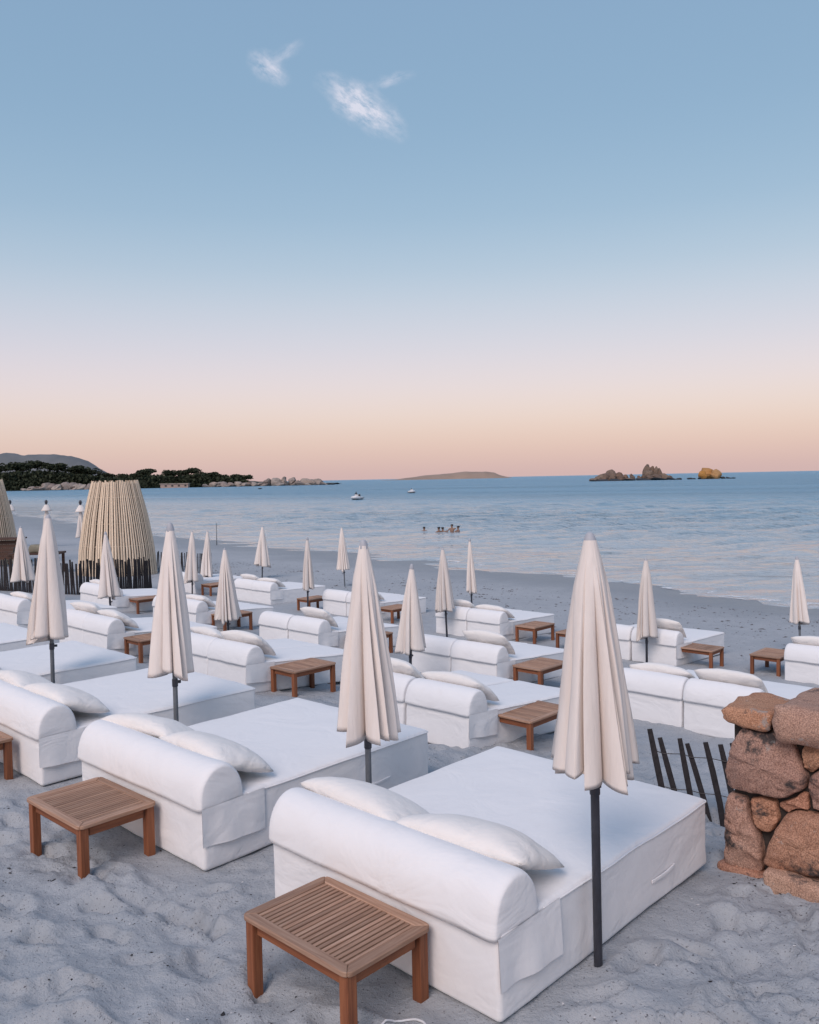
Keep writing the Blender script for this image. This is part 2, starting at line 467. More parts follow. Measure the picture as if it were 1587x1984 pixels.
M['mortar'] = simple('dark_earth_joint', (.05, .04, .036), (.025, .02, .018), .95, 20, 0, .6)
M['far_rock'] = granite('shore_granite', (.27, .215, .185), (.40, .325, .285), (.46, .40, .36), .6, .06)
M['islet_rock'] = granite('islet_granite', (.105, .075, .062), (.22, .15, .115), (.33, .245, .19), .6, .09)
M['ochre_rock'] = granite('ochre_granite', (.46, .225, .10), (.52, .28, .14), (.54, .34, .19), .15, .09)
M['wetrock'] = simple('wet_dark_rock', (.03, .028, .03), (.015, .014, .016), .6, .3, 0, .4, .3)
M['hill'] = simple('hazy_scrub_hill', (.115, .125, .135), (.16, .165, .175), .95, .012, 0, .6, 6, coords='pos')  # scrub with the blue-grey of distance haze mixed into its colour
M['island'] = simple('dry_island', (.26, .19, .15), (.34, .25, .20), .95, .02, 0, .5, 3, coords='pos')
M['headland'] = simple('headland_scrub', (.035, .040, .030), (.06, .06, .045), .95, .05, 0, .6, 2, coords='pos')
M['leaf'] = simple('pine_needles', (.026, .034, .021), (.05, .058, .036), .9, .25, 0, 0, coords='pos', spec=.15)
M['bark'] = simple('pine_bark', (.09, .065, .05), (.05, .035, .03), .95, .4, 0, .4, .1)
M['plaster'] = simple('pink_plaster', (.40, .29, .25), (.32, .24, .21), .9, .5, 0, .1)
M['rubber'] = simple('black_rubber', (.02, .02, .024), None, .5, 4, 0, .05)
M['hypalon'] = simple('white_hypalon', (.72, .72, .74), None, .5, 4, 0, .05)
M['skin'] = simple('skin', (.27, .16, .115), (.22, .125, .09), .6, 6, 0, 0)
M['hair'] = simple('dark_hair', (.02, .016, .014), None, .7, 10, 0, 0)
M['darkcloth'] = simple('dark_clothes', (.02, .02, .028), None, .85, 10, 0, .1)
M['olive'] = simple('olive_tarpaulin', (.24, .22, .17), (.17, .155, .12), .9, 4, 0, .5, .03)
M['cushion'] = simple('black_cushion', (.03, .03, .035), None, .9, 8, 0, .2)

# ------------------------------------------------------------------ setting: beach, sea
rng = np.random.RandomState(11)
feet = []
for i in range(560):
    s, t = rng.uniform(.2, 9.5), rng.uniform(-11, 1.5)
    feet.append((s, t, rng.uniform(.08, .16), rng.uniform(.05, .085), rng.uniform(0, 3.14), rng.uniform(.03, .075)))
prints = []
for (s0, t0, q0, n0) in ((2.3, -3.0, -1.5, 12), (1.9, -2.9, -1.66, 14), (2.75, -5.6, -1.45, 6), (2.05, -7.6, 1.42, 13), (2.5, -4.0, -2.2, 4), (3.8, -2.15, .55, 6), (4.0, -1.95, 1.0, 5), (5.2, -1.9, 2.5, 6), (4.5, -1.2, -2.2, 4)):
    s_, t_, q_ = s0, t0, q0
    for k_ in range(n0):
        q_ += rng.uniform(-.22, .22); s_ += .34 * math.cos(q_); t_ += .34 * math.sin(q_)
        sd = .09 if k_ % 2 else -.09
        prints.append((s_ - sd * math.sin(q_), t_ + sd * math.cos(q_), q_ + rng.uniform(-.25, .25), rng.uniform(.028, .046)))
def sand_height(S, T):
    z = base_z(S, T)
    d = np.hypot(S - 4, (T + 5) * .7)
    near = np.clip(1.25 - d / 22, .25, 1)
    h = near * (.070 * fbm(S * 1.1, T * 1.1, 3, 3) + .065 * fbm(S * 2.7 + 5, T * 2.7, 9, 3) + .03 * fbm(S * 7, T * 7, 19, 2))
    churn = np.clip(2.4 * (fbm(S * .8 + 4, T * .8, 61, 2) + .12), 0, 1)
    h = h + near * churn * (.030 * np.abs(fbm(S * 6.5 + .4 * fbm(S * 3, T * 3, 63, 2), T * 6.5, 65, 3)) - .010)
    rid = 1 - np.abs(2 * fbm(S * 2.3 + 1, T * 2.3, 21, 2))
    h = h + near * .045 * np.clip(rid - .55, 0, 1)
    for (s, t, a, b, q, dep) in feet:
        m_ = (np.abs(S - s) < .5) & (np.abs(T - t) < .5)
        if not m_.any(): continue
        ds = S[m_] - s; dt = T[m_] - t
        x = (ds * math.cos(q) + dt * math.sin(q)) / a; y = (-ds * math.sin(q) + dt * math.cos(q)) / b
        r2 = np.sqrt(x * x + y * y)
        h[m_] += dep * (-np.exp(-(r2 ** 2.6)) + .38 * np.exp(-((r2 - 1.45) / .42) ** 2))
    for (s, t, q, dep) in prints:
        m_ = (np.abs(S - s) < .32) & (np.abs(T - t) < .32)
        if not m_.any(): continue
        ds = S[m_] - s; dt = T[m_] - t
        x = ds * math.cos(q) + dt * math.sin(q); y = -ds * math.sin(q) + dt * math.cos(q)
        r1 = np.hypot((x - .045) / .095, y / .056); r2 = np.hypot((x + .095) / .055, y / .044)
        rr_ = np.minimum(r1, r2)
        h[m_] += dep * (-1 / (1 + rr_ ** 7) + .5 * np.exp(-((rr_ - 1.35) / .3) ** 2))
    # the beds have been set down on raked, level sand
    k = np.ones_like(S)
    for (s, t) in ((3.10, -2.44), (3.05, -4.88), (3.03, -7.35), (3.02, -9.80)):
        d = np.maximum(np.maximum(s - S, S - s - 2.27), np.maximum(t - 1.75 - T, T - t))
        k = np.minimum(k, np.clip((d - .03) / .35, 0, 1))
    h = h * (.10 + .90 * k) - .014 * (1 - k)
    return z + h
Sg = growing(.3, 6.3, .029, -40, 330, 1.05)
Tg = growing(-7.6, .6, .029, -720, 70, 1.05)
beach = obj('sand', grid_mesh('sand', Sg, Tg, sand_height, M['sand'], place=lambda S, T: (UX * S + VX * T, UY * S + VY * T)))
add_props(beach, kind='structure')

def wave_height(X, Y):
    d = np.hypot(X, Y)
    a = np.clip((210 - d) / 120, 0, 1)
    c, s_ = math.cos(R(20)), math.sin(R(20))
    p = X * c + Y * s_; q = -X * s_ + Y * c
    wx = p + 2.5 * fbm(p * .08, q * .08, 41, 2); wq = q + 1.6 * fbm(p * .13 + 7, q * .13, 43, 2)
    h = .40 * fbm(wx * .13, wq * .48, 31, 3, .55) + 0.19 * (1 - np.abs(2.4 * fbm(wx * .16 + 3, wq * .62, 37, 2))) * .6
    ss = UX * X + UY * Y; tt_ = VX * X + VY * Y
    calm = np.clip((ss - shore_s(tt_)) / 26, .30, 1)
    return SEA_Z + a * calm * h
Xg = growing(-62, 46, .36, -30000, 30000, 1.07)
Yg = growing(25, 92, .30, 8, 40000, 1.035)
sea = obj('sea', grid_mesh('sea', Xg, Yg, wave_height, M['sea'])); add_props(sea, kind='structure')

# lace of foam where the ripples break on the sand
tt = np.arange(-150, 12, .35)
fs = shore_s(tt) + .5 * fbm(tt * .16, tt * 0 + 3, 5, 3)
fw = .22 + .5 * np.clip(vnoise(tt * .5, tt * 0 + 8, 6) + .25, 0, 1)
v = []; f = []
for i in range(len(tt)):
    for k in range(5):
        s = fs[i] + fw[i] * (k - 1.6) * .7
        x, y = ST(s, tt[i]); v.append((x, y, max(SEA_Z + .035, gz(s, tt[i]) + .012)))
    if i: f += [((i - 1) * 5 + k, i * 5 + k, i * 5 + k + 1, (i - 1) * 5 + k + 1) for k in range(4)]
foam = obj('wave_foam', mesh('wave_foam', v, f, M['foam'], True))
add_props(foam, 'thin white line of foam where the ripples meet the beach', 'foam', kind='stuff')

# ------------------------------------------------------------------ setting: far shore
def far(px, d): return d * (px - 793.5) / 1650.0          # bearing of a landmark seen from the viewpoint -> easting
K = 1 / 1650.0
def ridge(name, prof, d, depth, material, seed, rough, step, label=None):
    px = np.array([p[0] for p in prof], float); hh = np.array([p[1] for p in prof], float)
    xs = np.arange(far(px[0], d), far(px[-1], d), step); n = len(xs)
    hz = np.interp(xs, [far(p, d) for p in px], hh * d * K)
    ys = np.linspace(-1, 1, 15)
    v = []; f = []
    for i in range(n):
        for j, yy in enumerate(ys):
            sh = max(0, 1 - abs(yy) ** 1.7)
            z = hz[i] * sh + rough * sh * float(fbm(np.array(xs[i] * .02), np.array(yy * 2.1), seed, 4))
            v.append((xs[i], d + depth * (yy + .82) + 8 * float(vnoise(np.array(xs[i] * .03), np.array(yy * 3), seed)), SEA_Z + z - (.8 if abs(yy) > .99 else 0)))
    k = len(ys)
    for i in range(n - 1):
        for j in range(k - 1): f.append((i * k + j, (i + 1) * k + j, (i + 1) * k + j + 1, i * k + j + 1))
    return obj(name, mesh(name, v, f, material, True))
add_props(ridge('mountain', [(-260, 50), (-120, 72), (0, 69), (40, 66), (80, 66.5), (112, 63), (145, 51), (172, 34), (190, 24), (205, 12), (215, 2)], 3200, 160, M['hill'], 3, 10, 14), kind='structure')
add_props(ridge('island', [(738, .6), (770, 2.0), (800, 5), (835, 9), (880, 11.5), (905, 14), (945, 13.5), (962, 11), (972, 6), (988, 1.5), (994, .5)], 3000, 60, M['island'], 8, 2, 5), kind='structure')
HD = 850.0
add_props(ridge('headland', [(-240, 30), (-120, 34), (0, 30), (90, 31), (160, 25), (210, 17), (260, 17), (300, 16), (330, 15), (400, 15), (450, 11), (490, 8), (520, 5), (560, 3.5), (600, 2.5), (652, .6)], HD, 70, M['headland'], 5, 4, 4), kind='structure')

def boulder_mesh(seed, material, sub=3, amp=.34):
    bm = bmesh.new(); bmesh.ops.create_icosphere(bm, subdivisions=sub, radius=1)
    P = np.array([v.co[:] for v in bm.verts])
    d = 1 + amp * noise3(P, seed, 1.1) + amp * .5 * noise3(P, seed + 3, 2.7)
    rs = np.random.RandomState(seed)
    for q in range(14):
        nrm = rs.normal(size=3); nrm /= np.linalg.norm(nrm); c = rs.uniform(.5, .85)
        pr = (P * d[:, None]) @ nrm
        d = np.where(pr > c, d * (c + (pr - c) * .25) / np.maximum(pr, 1e-6), d)
    for v, k in zip(bm.verts, d): v.co *= float(k)
    me = bpy.data.meshes.new('boulder'); bm.to_mesh(me); bm.free(); me.materials.append(material)
    return me
FARB = [boulder_mesh(50 + i, M['far_rock'], 3, .5) for i in range(5)]
ISB = [boulder_mesh(70 + i, M['islet_rock'], 3) for i in range(5)]
WETB = [boulder_mesh(90 + i, M['wetrock'], 2) for i in range(3)]
OCB = boulder_mesh(99, M['ochre_rock'], 3, .16)
def rock_group(name, label, cat, d, blocks, meshes, seed):
    """blocks: (bearing px, half width px, top above water px, base offset px)"""
    rs = random.Random(seed)
    x0 = far(sum(b[0] for b in blocks) / len(blocks), d)
    T_ = thing(name, label, cat, (x0, d, SEA_Z))
    for i, (px, hw, h, y) in enumerate(blocks):
        w = hw * d * K * (1.35 if meshes is FARB else 1.0); hh = h * d * K * (.88 if meshes is FARB else 1.0)
        me = rs.choice(meshes)
        obj('boulder', me, T_, (far(px, d) - x0, y, hh * .32), (rs.uniform(-.2, .2), rs.uniform(-.2, .2), rs.uniform(0, 6.3)), (w, w * rs.uniform(.7, 1.0), hh * .72))
    return T_
rock_group('rocky_outcrop', 'pale boulders at the tip of the wooded headland', 'rocks', HD - 22,
           [(505, 9, 9, 0), (520, 12, 14, 3), (536, 11, 21, 0), (548, 8, 18, 5), (556, 8, 11, -3), (568, 12, 17, 2), (582, 9, 11, -2), (590, 11, 13.5, 3), (604, 11, 13, 0), (618, 10, 12, 2), (630, 6, 5, 0), (515, 8, 6, -6), (545, 9, 6, -8), (575, 8, 6, -8), (600, 7, 4, -7)], FARB, 3)
rock_group('rocky_outcrop', 'pale boulders at the waterline below the headland pines', 'rocks', HD - 26,
           [(402, 7, 6, 0), (412, 9, 10, 2), (424, 10, 13, 4), (436, 10, 11, 0), (450, 9, 9, 0), (462, 10, 13, 3), (475, 9, 10, 0), (486, 10, 12, 2), (496, 8, 9, -2), (444, 6, 5, -6), (468, 6, 4, -6)], FARB, 5)
rock_group('rocky_outcrop', 'white rocky bank under the dark trees at the far left', 'rocks', HD - 30,
           [(62, 9, 11, 0), (75, 11, 10, 0), (88, 12, 15, 5), (100, 11, 14, 4), (112, 12, 11, 0), (126, 12, 21, 5), (138, 12, 20, 6), (150, 11, 16, 3), (160, 9, 10, 0), (172, 9, 12, 2), (183, 8, 9, 0), (196, 8, 7, 0), (50, 8, 6, 0)], FARB, 8)
rock_group('reef_ledge', 'low dark ledge off the end of the headland', 'rock', HD - 20, [(636, 8, 3.2, 0), (645, 8, 2.4, 0), (626, 8, 3.5, -4)], WETB, 2)
rock_group('reef_rock', 'small dark rock awash in front of the headland', 'rock', 500, [(504, 5, 2.2, 0)], WETB, 2)
ID = 600.0
rock_group('rocky_islet', 'brown granite islet with two rocky humps far out on the right', 'islet', ID,
           [(1152, 9, 8, 0), (1164, 12, 13, 2), (1176, 14, 20, 4), (1189, 13, 22, 3), (1202, 12, 18, 3), (1212, 9, 13, 0), (1188, 10, 29, 8), (1182, 9, 12, -6), (1200, 10, 11, -6), (1168, 8, 8, -6),
            (1227, 6, 13, 0), (1240, 8, 10, 0), (1250, 9, 14, 2), (1262, 14, 25, 5), (1260, 12, 29, 9), (1270, 11, 26, 8), (1276, 9, 25, 5), (1284, 6, 22, 3), (1270, 14, 14, -4), (1288, 9, 14, 0), (1256, 9, 9, -6), (1298, 9, 9, 0), (1284, 9, 8, -7), (1218, 8, 7, -4), (1234, 8, 6, -5)], ISB, 4)
rock_group('reef_ledge', 'dark wave-washed skirt of the two-humped islet', 'rock', ID - 14, [(1150, 12, 4, 0), (1170, 16, 4, 0), (1195, 18, 4, 0), (1222, 16, 4, 0), (1250, 18, 4, 0), (1278, 18, 4.4, 0), (1304, 14, 4.6, 0), (1317, 8, 4, 0)], WETB, 6)
rock_group('reef_ledge', 'short dark ledge between the two islets', 'rock', ID, [(1338, 7, 3.6, 0), (1346, 4, 2.6, 0)], WETB, 7)
oc = rock_group('rocky_islet', 'blocky ochre rock standing alone at the far right', 'islet', ID, [(1374, 20, 23, 4), (1363, 11, 18, 0), (1386, 11, 20, -3)], [OCB], 9)
rock_group('reef_ledge', 'thin dark ledge right of the ochre rock', 'rock', ID - 4, [(1356, 5, 5, 0), (1402, 8, 5, 0), (1413, 9, 3.2, 0), (1422, 5, 2.6, 0)], WETB, 10)

# low house on the far beach
bh = thing('beach_house', 'low pink house at the foot of the headland trees', 'house', (far(342, HD - 32), HD - 32, SEA_Z), 0)
w = 27 * HD * K
obj('wall', MB().box(-w, w * .9, -3, 3, -1, 3.6).mesh('wall', M['plaster']), bh)
obj('roof', MB().box(-w - .6, w * .9 + .6, -3.6, 3.6, 3.6, 4.3).mesh('roof', M['far_rock']), bh)
for i in range(4):
    obj('window', MB().box(-w * .7 + i * w * .45, -w * .7 + i * w * .45 + 2, -3.06, -2.9, 1.2, 2.8).mesh('window', M['wetrock']), bh)

# umbrella pines
def crown_mesh(seed, n=1100):
    rs = np.random.RandomState(seed)
    v = []; f = []
    lobes = [(rs.uniform(-.62, .62), rs.uniform(-.62, .62), rs.uniform(-.05, .28), rs.uniform(.34, .58)) for _ in range(9)]
    for i in range(n):
        lx, ly, lz, lr = lobes[rs.randint(len(lobes))]
        d = rs.normal(size=3); d /= np.linalg.norm(d); rr = lr * rs.uniform(.6, 1.05)
        c = np.array([lx + d[0] * rr, ly + d[1] * rr, lz + d[2] * rr * .62])
        a = rs.normal(size=3); a /= np.linalg.norm(a); b = np.cross(a, rs.normal(size=3)); b /= np.linalg.norm(b)
        q = rs.uniform(.06, .13)
        k = len(v)
        v += [c - a * q, c + b * q * .8, c + a * q, c - b * q * .8 + np.cross(a, b) * q * .4]; f.append((k, k + 1, k + 2, k + 3))
    return mesh('crown', v, f, M['leaf'])
CROWNS = [crown_mesh(200 + i) for i in range(5)]
def trunk_mesh(seed):
    rs = random.Random(seed); mb = MB()
    mb.tube([(0, 0, -.1), (.02, .01, .4), (-.01, 0, .8), (.02, 0, 1)], [.045, .038, .03, .02], 7)
    for i in range(5):
        q = rs.uniform(0, 6.3); mb.tube([(0, 0, .62 + .05 * i), (.25 * math.cos(q), .25 * math.sin(q), .9), (.5 * math.cos(q), .5 * math.sin(q), 1.05)], [.022, .016, .008], 5)
    return mb.mesh('trunk', M['bark'], True)
TRUNKS = [trunk_mesh(i) for i in range(3)]
pines = [(-10, 52, 26, 'at the left edge of the picture'), (38, 55, 24, 'tallest broad crown at far left'), (74, 56, 22, 'dome under the mountain slope'), (112, 52, 22, 'above the white rocky bank'),
         (146, 46, 21, 'right of the white rocky bank'), (176, 39, 19, 'left of the near bamboo tower top'), (206, 31, 17, 'just left above the bamboo tower'), (236, 27, 16, 'behind the bamboo tower rim'),
         (264, 29, 16, 'right of the bamboo tower top'), (287, 37, 18, 'rounded crown above the low house end'), (332, 33, 16, 'flat crown above the low pink house'), (354, 33, 15, 'second flat crown above the pink house'),
         (380, 36, 15, 'highest crown of the headland middle'), (404, 29, 17, 'sloping down right of the highest crown'), (430, 24, 15, 'low crown above the pale boulders'), (456, 22, 15, 'bushy crown near the headland end'), (477, 21, 14, 'last crown before the bare rocks')]
for i, (px, h, hw, txt) in enumerate(pines):
    rs = random.Random(i)
    d = HD + rs.uniform(-6, 12); w = hw * d * K * 1.15; hh = h * d * K
    tr = thing('pine_tree', 'dark umbrella pine on the headland, ' + txt, 'tree', (far(px, d), d, SEA_Z + 1), rs.uniform(0, 6.3), 'pines on the headland')
    ch = min(w * .72, hh * .5)
    obj('trunk', TRUNKS[i % 3], tr, (0, 0, 0), None, (w * .75, w * .75, hh - ch * .95))
    obj('crown', CROWNS[i % 5], tr, (0, 0, hh - ch * .62), None, (w, w, ch))
# the undergrowth below them reads as one mass
rs = np.random.RandomState(5); v = []; f = []
sky_px = [p[0] for p in pines]; sky_h = [p[1] for p in pines]
for i in range(16000):
    px = rs.uniform(-40, 492); top = np.interp(px, sky_px, sky_h) * .66
    if px > 470: top *= (497 - px) / 27
    base = 1.5 if px < 390 else 5
    d = HD - 8 + rs.uniform(-9, 10); h = rs.uniform(min(base, top * .5), max(top, 3)) * d * K
    c = np.array([far(px, d), d, SEA_Z + h + 2 * rs.normal() * .4])
    a = rs.normal(size=3); a /= np.linalg.norm(a); b = np.cross(a, rs.normal(size=3)); b /= np.linalg.norm(b); q = rs.uniform(.7, 1.9)
    k = len(v); v += [c - a * q, c + b * q, c + a * q, c - b * q]; f.append((k, k + 1, k + 2, k + 3))
add_props(obj('pine_wood', mesh('pine_wood', v, f, M['leaf'])), 'dense dark undergrowth covering the headland below the pines', 'wood', kind='stuff')

# ------------------------------------------------------------------ daybeds
def deform(P, amp, seed, f=3.0):
    return P + np.stack([amp * noise3(P, seed, f), amp * noise3(P, seed + 7, f), amp * noise3(P, seed + 13, f)], 1)
def bed_meshes(width, length, seed):
    w = width / 2
    P, F = rbox_np(-w, w, .012, length, -.004, .445, .03, .11)
    # crown of the mattress, soft edges, slight sag of the skirt
    topm = P[:, 2] > .36
    cx = np.clip(1 - (P[:, 0] / w) ** 4, 0, 1) * np.clip(1 - ((P[:, 1] - length / 2) / (length / 2)) ** 4, 0, 1)
    P[:, 2] += np.where(topm, .012 * cx, 0)
    P = deform(P, .006, seed, 3.2); P = deform(P, .0025, seed + 40, 9)
    matt = mesh('mattress', P, F, M['white'], True)
    # bolster: D profile swept along the width
    prof = []
    for a in np.linspace(0, 1, 19):
        q = math.pi * a
        y = .165 - .185 * math.cos(q) * (1 - .05 * math.sin(q)); z = .43 + .262 * math.sin(q) ** .82
        prof.append((y, z))
    prof = [(-.02, .405)] + prof + [(.35, .41)]
    n = len(prof); nx = max(8, int(width / .09)); V_ = []; F_ = []
    xs = [-w - .004, -w - .002, -w + .004, -w + .016, -w + .034] + list(np.linspace(-w + .06, w - .06, nx)) + [w - .034, w - .016, w - .004, w + .002, w + .004]
    cyc = .165; czc = .46
    for x in xs:
        e = w + .004 - abs(x); k = 1 - .13 * (1 - math.sqrt(max(0, 1 - max(0, 1 - e / .062) ** 2)))
        for (y, z) in prof: V_.append((x, cyc + (y - cyc) * k, czc + (z - czc) * k))
    for i in range(len(xs) - 1):
        for j in range(n - 1): F_.append((i * n + j, i * n + j + 1, (i + 1) * n + j + 1, (i + 1) * n + j))
        F_.append((i * n + n - 1, i * n, (i + 1) * n, (i + 1) * n + n - 1))
    for side, xx in ((0, xs[0]), (len(xs) - 1, xs[-1])):
        c = len(V_); bul = -.006 if side == 0 else .006
        ring = []
        for k in (.75, .4):
            st_ = len(V_)
            for j in range(n):
                y, z = V_[side * n + j][1:]
                V_.append((xx + bul * (1 - k * k), cyc + (y - cyc) * k, .52 + (z - .52) * k))
            ring.append(st_)
        ce = len(V_); V_.append((xx + bul, cyc, .52))
        a0 = side * n
        for b0 in ring:
            for j in range(n):
                q = (a0 + j, b0 + j, b0 + (j + 1) % n, a0 + (j + 1) % n)
                F_.append(q if side else tuple(reversed(q)))
            a0 = b0
        for j in range(n):
            q = (a0 + j, ce, a0 + (j + 1) % n)
            F_.append(q if side else tuple(reversed(q)))
    Pb = deform(np.array(V_), .006, seed + 90, 3.0)
    bol = mesh('bolster', Pb, F_, M['white'], True)
    # loose side flap of the bolster cover
    ny, nz = 12, 6; V_ = []; F_ = []
    for i in range(ny + 1):
        for j in range(nz + 1):
            a = i / ny; b = j / nz
            y = -.004 + .515 * a; z = .425 - b * (.255 + .02 * a) + .012 * a * (1 - b)
            x = w + .012 + .012 * b + .010 * math.sin(a * 6 + seed) * b + .006 * math.sin(a * 13 + 2 * seed) * b
            V_.append((x, y, z))
    m_ = len(V_); V_ += [(x - .004, y, z) for x, y, z in V_]
    g = lambda i, j: i * (nz + 1) + j
    for i in range(ny):
        for j in range(nz):
            F_.append((g(i, j), g(i, j + 1), g(i + 1, j + 1), g(i + 1, j)))
            F_.append((m_ + g(i, j), m_ + g(i + 1, j), m_ + g(i + 1, j + 1), m_ + g(i, j + 1)))
    flap = mesh('side_flap', V_, F_, M['white'], True)
    # sewn carrying handle low on the side
    P, F = rbox_np(w - .002, w + .007, 1.50, 1.79, .148, .17, .004, .03)
    P[:, 0] += .010 * np.sin(np.clip((P[:, 1] - 1.5) / .29, 0, 1) * math.pi)
    P[:, 2] += .02 * (P[:, 1] - 1.65)
    hand = mesh('handle', P, F, M['white'], True)
    zz = .424; rr_ = .028
    pts = []
    for cx, cy, a0 in ((w - rr_, .40, -90), (w - rr_, length - rr_, 0), (-w + rr_, length - rr_, 90), (-w + rr_, .40, 180)):
        pts += [(cx + (rr_ + .003) * math.cos(R(a0 + 90 * i / 4)), cy + (rr_ + .003) * math.sin(R(a0 + 90 * i / 4)), zz) for i in range(5)]
    pts = pts[2:-2]
    fine_ = []
    for a, b in zip(pts, pts[1:]):
        n_ = max(1, int(math.dist(a, b) / .09))
        fine_ += [tuple(a[q] + (b[q] - a[q]) * k / n_ for q in range(3)) for k in range(n_)]
    Pp = np.array(fine_ + [pts[-1]])
    Pp = deform(Pp, .006, seed, 3.2)
    pip = MB().tube([tuple(q) for q in Pp], .0055, 6).mesh('piping', M['white'], True)
    return matt, bol, flap, hand, pip
def pillow_mesh(seed, w=.93, h=.52, d=.21):
    n, k = 30, 20; V_ = []; F_ = []
    for side in (1, -1):
        for i in range(n + 1):
            for j in range(k + 1):
                x = 2 * i / n - 1; y = 2 * j / k - 1
                t_ = (max(0, 1 - abs(x) ** 2.6) ** .55) * (max(0, 1 - abs(y) ** 2.4) ** .55)
                cr = 1 - .07 * (x * x * y * y) ** 1.5
                px = x * w / 2 * (1 - .03 * (1 - y * y) * abs(x) ** 4) * cr
                py = y * h / 2 * (1 - .04 * (1 - x * x) * abs(y) ** 4) * cr
                V_.append((px, py, side * d / 2 * t_ * (1.0 if side > 0 else .8)))
        b = 0 if side > 0 else (n + 1) * (k + 1)
        for i in range(n):
            for j in range(k):
                q = (b + i * (k + 1) + j, b + (i + 1) * (k + 1) + j, b + (i + 1) * (k + 1) + j + 1, b + i * (k + 1) + j + 1)
                F_.append(q if side > 0 else tuple(reversed(q)))
    P = np.array(V_)
    ed = np.clip(np.abs(P[:, 0]) / (w / 2), 0, 1) ** 2
    flat = P * np.array([1, 1, 0])
    P[:, 2] += (.011 * noise3(flat, seed, 4) + .012 * ed * noise3(flat * np.array([1, 3.2, 1]), seed + 4, 7))
    P[:, 2] -= .05 * (P[:, 0] / (w / 2)) ** 2 * .6
    P = deform(P, .008, seed + 30, 4)
    me = mesh('pillow', P, F_, M['pillow'], True)
    bm = bmesh.new(); bm.from_mesh(me); bmesh.ops.remove_doubles(bm, verts=bm.verts, dist=.0008); bmesh.ops.recalc_face_normals(bm, faces=bm.faces); bm.to_mesh(me); bm.free()
    return me
PILL = [pillow_mesh(300 + i) for i in range(5)]
SIN = [bed_meshes(.97, 2.25, 400 + i) for i in range(3)]
DBL = [bed_meshes(1.75, 2.27, 500 + i) for i in range(3)]

def place_pillow(mat_root, x, y, z, tilt, yawl, k, label, group):
    M4 = mat_root @ Matrix.Translation((x, y, z)) @ Matrix.Rotation(yawl, 4, 'Z') @ Matrix.Rotation(-tilt, 4, 'X')
    o = obj('pillow', PILL[k % 5]); o.matrix_world = M4
    add_props(o, label, 'pillow', group)
    return o
def bed(kind, s, t_right, label, group, k, tilt=0.0, flap=True, handle=True, z=None, dyaw=0.0):
    ms = (SIN if kind == 'single' else DBL)[k % 3]; w = .97 if kind == 'single' else 1.75
    x, y = ST(s, t_right - w / 2)
    zz = gz(s, t_right) - .015 if z is None else z
    mw = Matrix.Translation((x, y, zz)) @ Matrix.Rotation(YAW + dyaw, 4, 'Z') @ Matrix.Rotation(-tilt, 4, 'X')
    root = thing('daybed' if kind == 'double' else 'lounger', label, 'daybed' if kind == 'double' else 'lounger', group=group)
    root.matrix_world = mw
    a = obj('mattress', ms[0], root); obj('bolster', ms[1], root)
    if flap: obj('side_flap', ms[2], root)
    obj('piping', ms[4], a)
    if handle: obj('handle', ms[3], a)
    return mw

# front row: five double daybeds
front = [(3.10, -2.44, 'large white double daybed nearest the camera, its foot by the stone wall', 'right and nearest'),
         (3.05, -4.88, 'white double daybed with a whole teak table behind its bolster', 'second'),
         (3.03, -7.35, 'white double daybed cut by the left edge, behind the one with the whole table', 'third'),
         (3.02, -9.80, 'white daybed at far left whose mattress shows behind the tall left parasol pole', 'fourth'),
         (3.02, -12.25, 'white daybed at the left edge, farthest back in the front row', 'fifth')]
words = ['nearest daybed', 'daybed behind the whole teak table', 'daybed cut by the left edge', 'far left daybed behind the parasol pole', 'farthest daybed in the front row']
for i, (s, t, lab, _) in enumerate(front):
    mw = bed('double', s, t, lab, 'double daybeds in the front row', i, z=0.0, dyaw=[0, R(.6), R(-.4), 0, 0][i])
    if i < 4:
        place_pillow(mw, .37, .46, .61, R(22), R([4, -3, 2, 3][i]), i, f'right-hand pillow leaning on the bolster of the {words[i]}', 'pillows on the front row daybeds')
        place_pillow(mw, -.44, .45, .615, R(24), R([-3, 5, -2, 2][i]), i + 2, f'left-hand pillow leaning on the bolster of the {words[i]}', 'pillows on the front row daybeds')

ordn = ['first', 'second', 'third', 'fourth', 'fifth', 'sixth']
rows = {'second': [(7.12, -5.98, 'LR'), (7.06, -10.06, 'LR'), (7.0, -14.05, 'LR'), (7.1, -18.2, 'R')],
        'third': [(10.5, -4.14, 'LR'), (10.75, -8.41, 'R'), (10.7, -12.75, 'R'), (10.7, -17.1, 'R'), (10.85, -21.42, 'L')],
        'fourth': [(15.55, -3.66, 'L'), (15.45, -7.64, 'R'), (15.3, -11.84, 'LR'), (15.7, -16.5, 'R'), (15.75, -20.97, 'LR'), (15.8, -25.2, '')]}
tilts = {'second': .085, 'third': .07, 'fourth': .035}
rr = random.Random(3)
for row, lst in rows.items():
    for i, (s, t, pil) in enumerate(lst):
        for side, dt in (('right', 0), ('left', -1.0)):
            lab = f'{side}-hand white lounger of the {ordn[i]} pair from the right in the {row} row'
            mw = bed('single', s + (rr.uniform(-.02, .04) if side == 'left' else 0), t + dt, lab, f'white loungers in the {row} row', rr.randrange(3), tilts[row],
                     flap=(side == 'right'), handle=False, dyaw=R(rr.uniform(-1, 1)))
            if side[0].upper() in pil:
                tl = rr.choice([30, 38, 44]); 
                place_pillow(mw, rr.uniform(-.03, .03), .43 if tl < 35 else .40, .64 + (tl - 30) * .004, R(tl), R(rr.uniform(-5, 5)), rr.randrange(5),
                             f'cream pillow on the {side}-hand lounger of the {ordn[i]} pair from the right, {row} row', f'pillows in the {row} row')

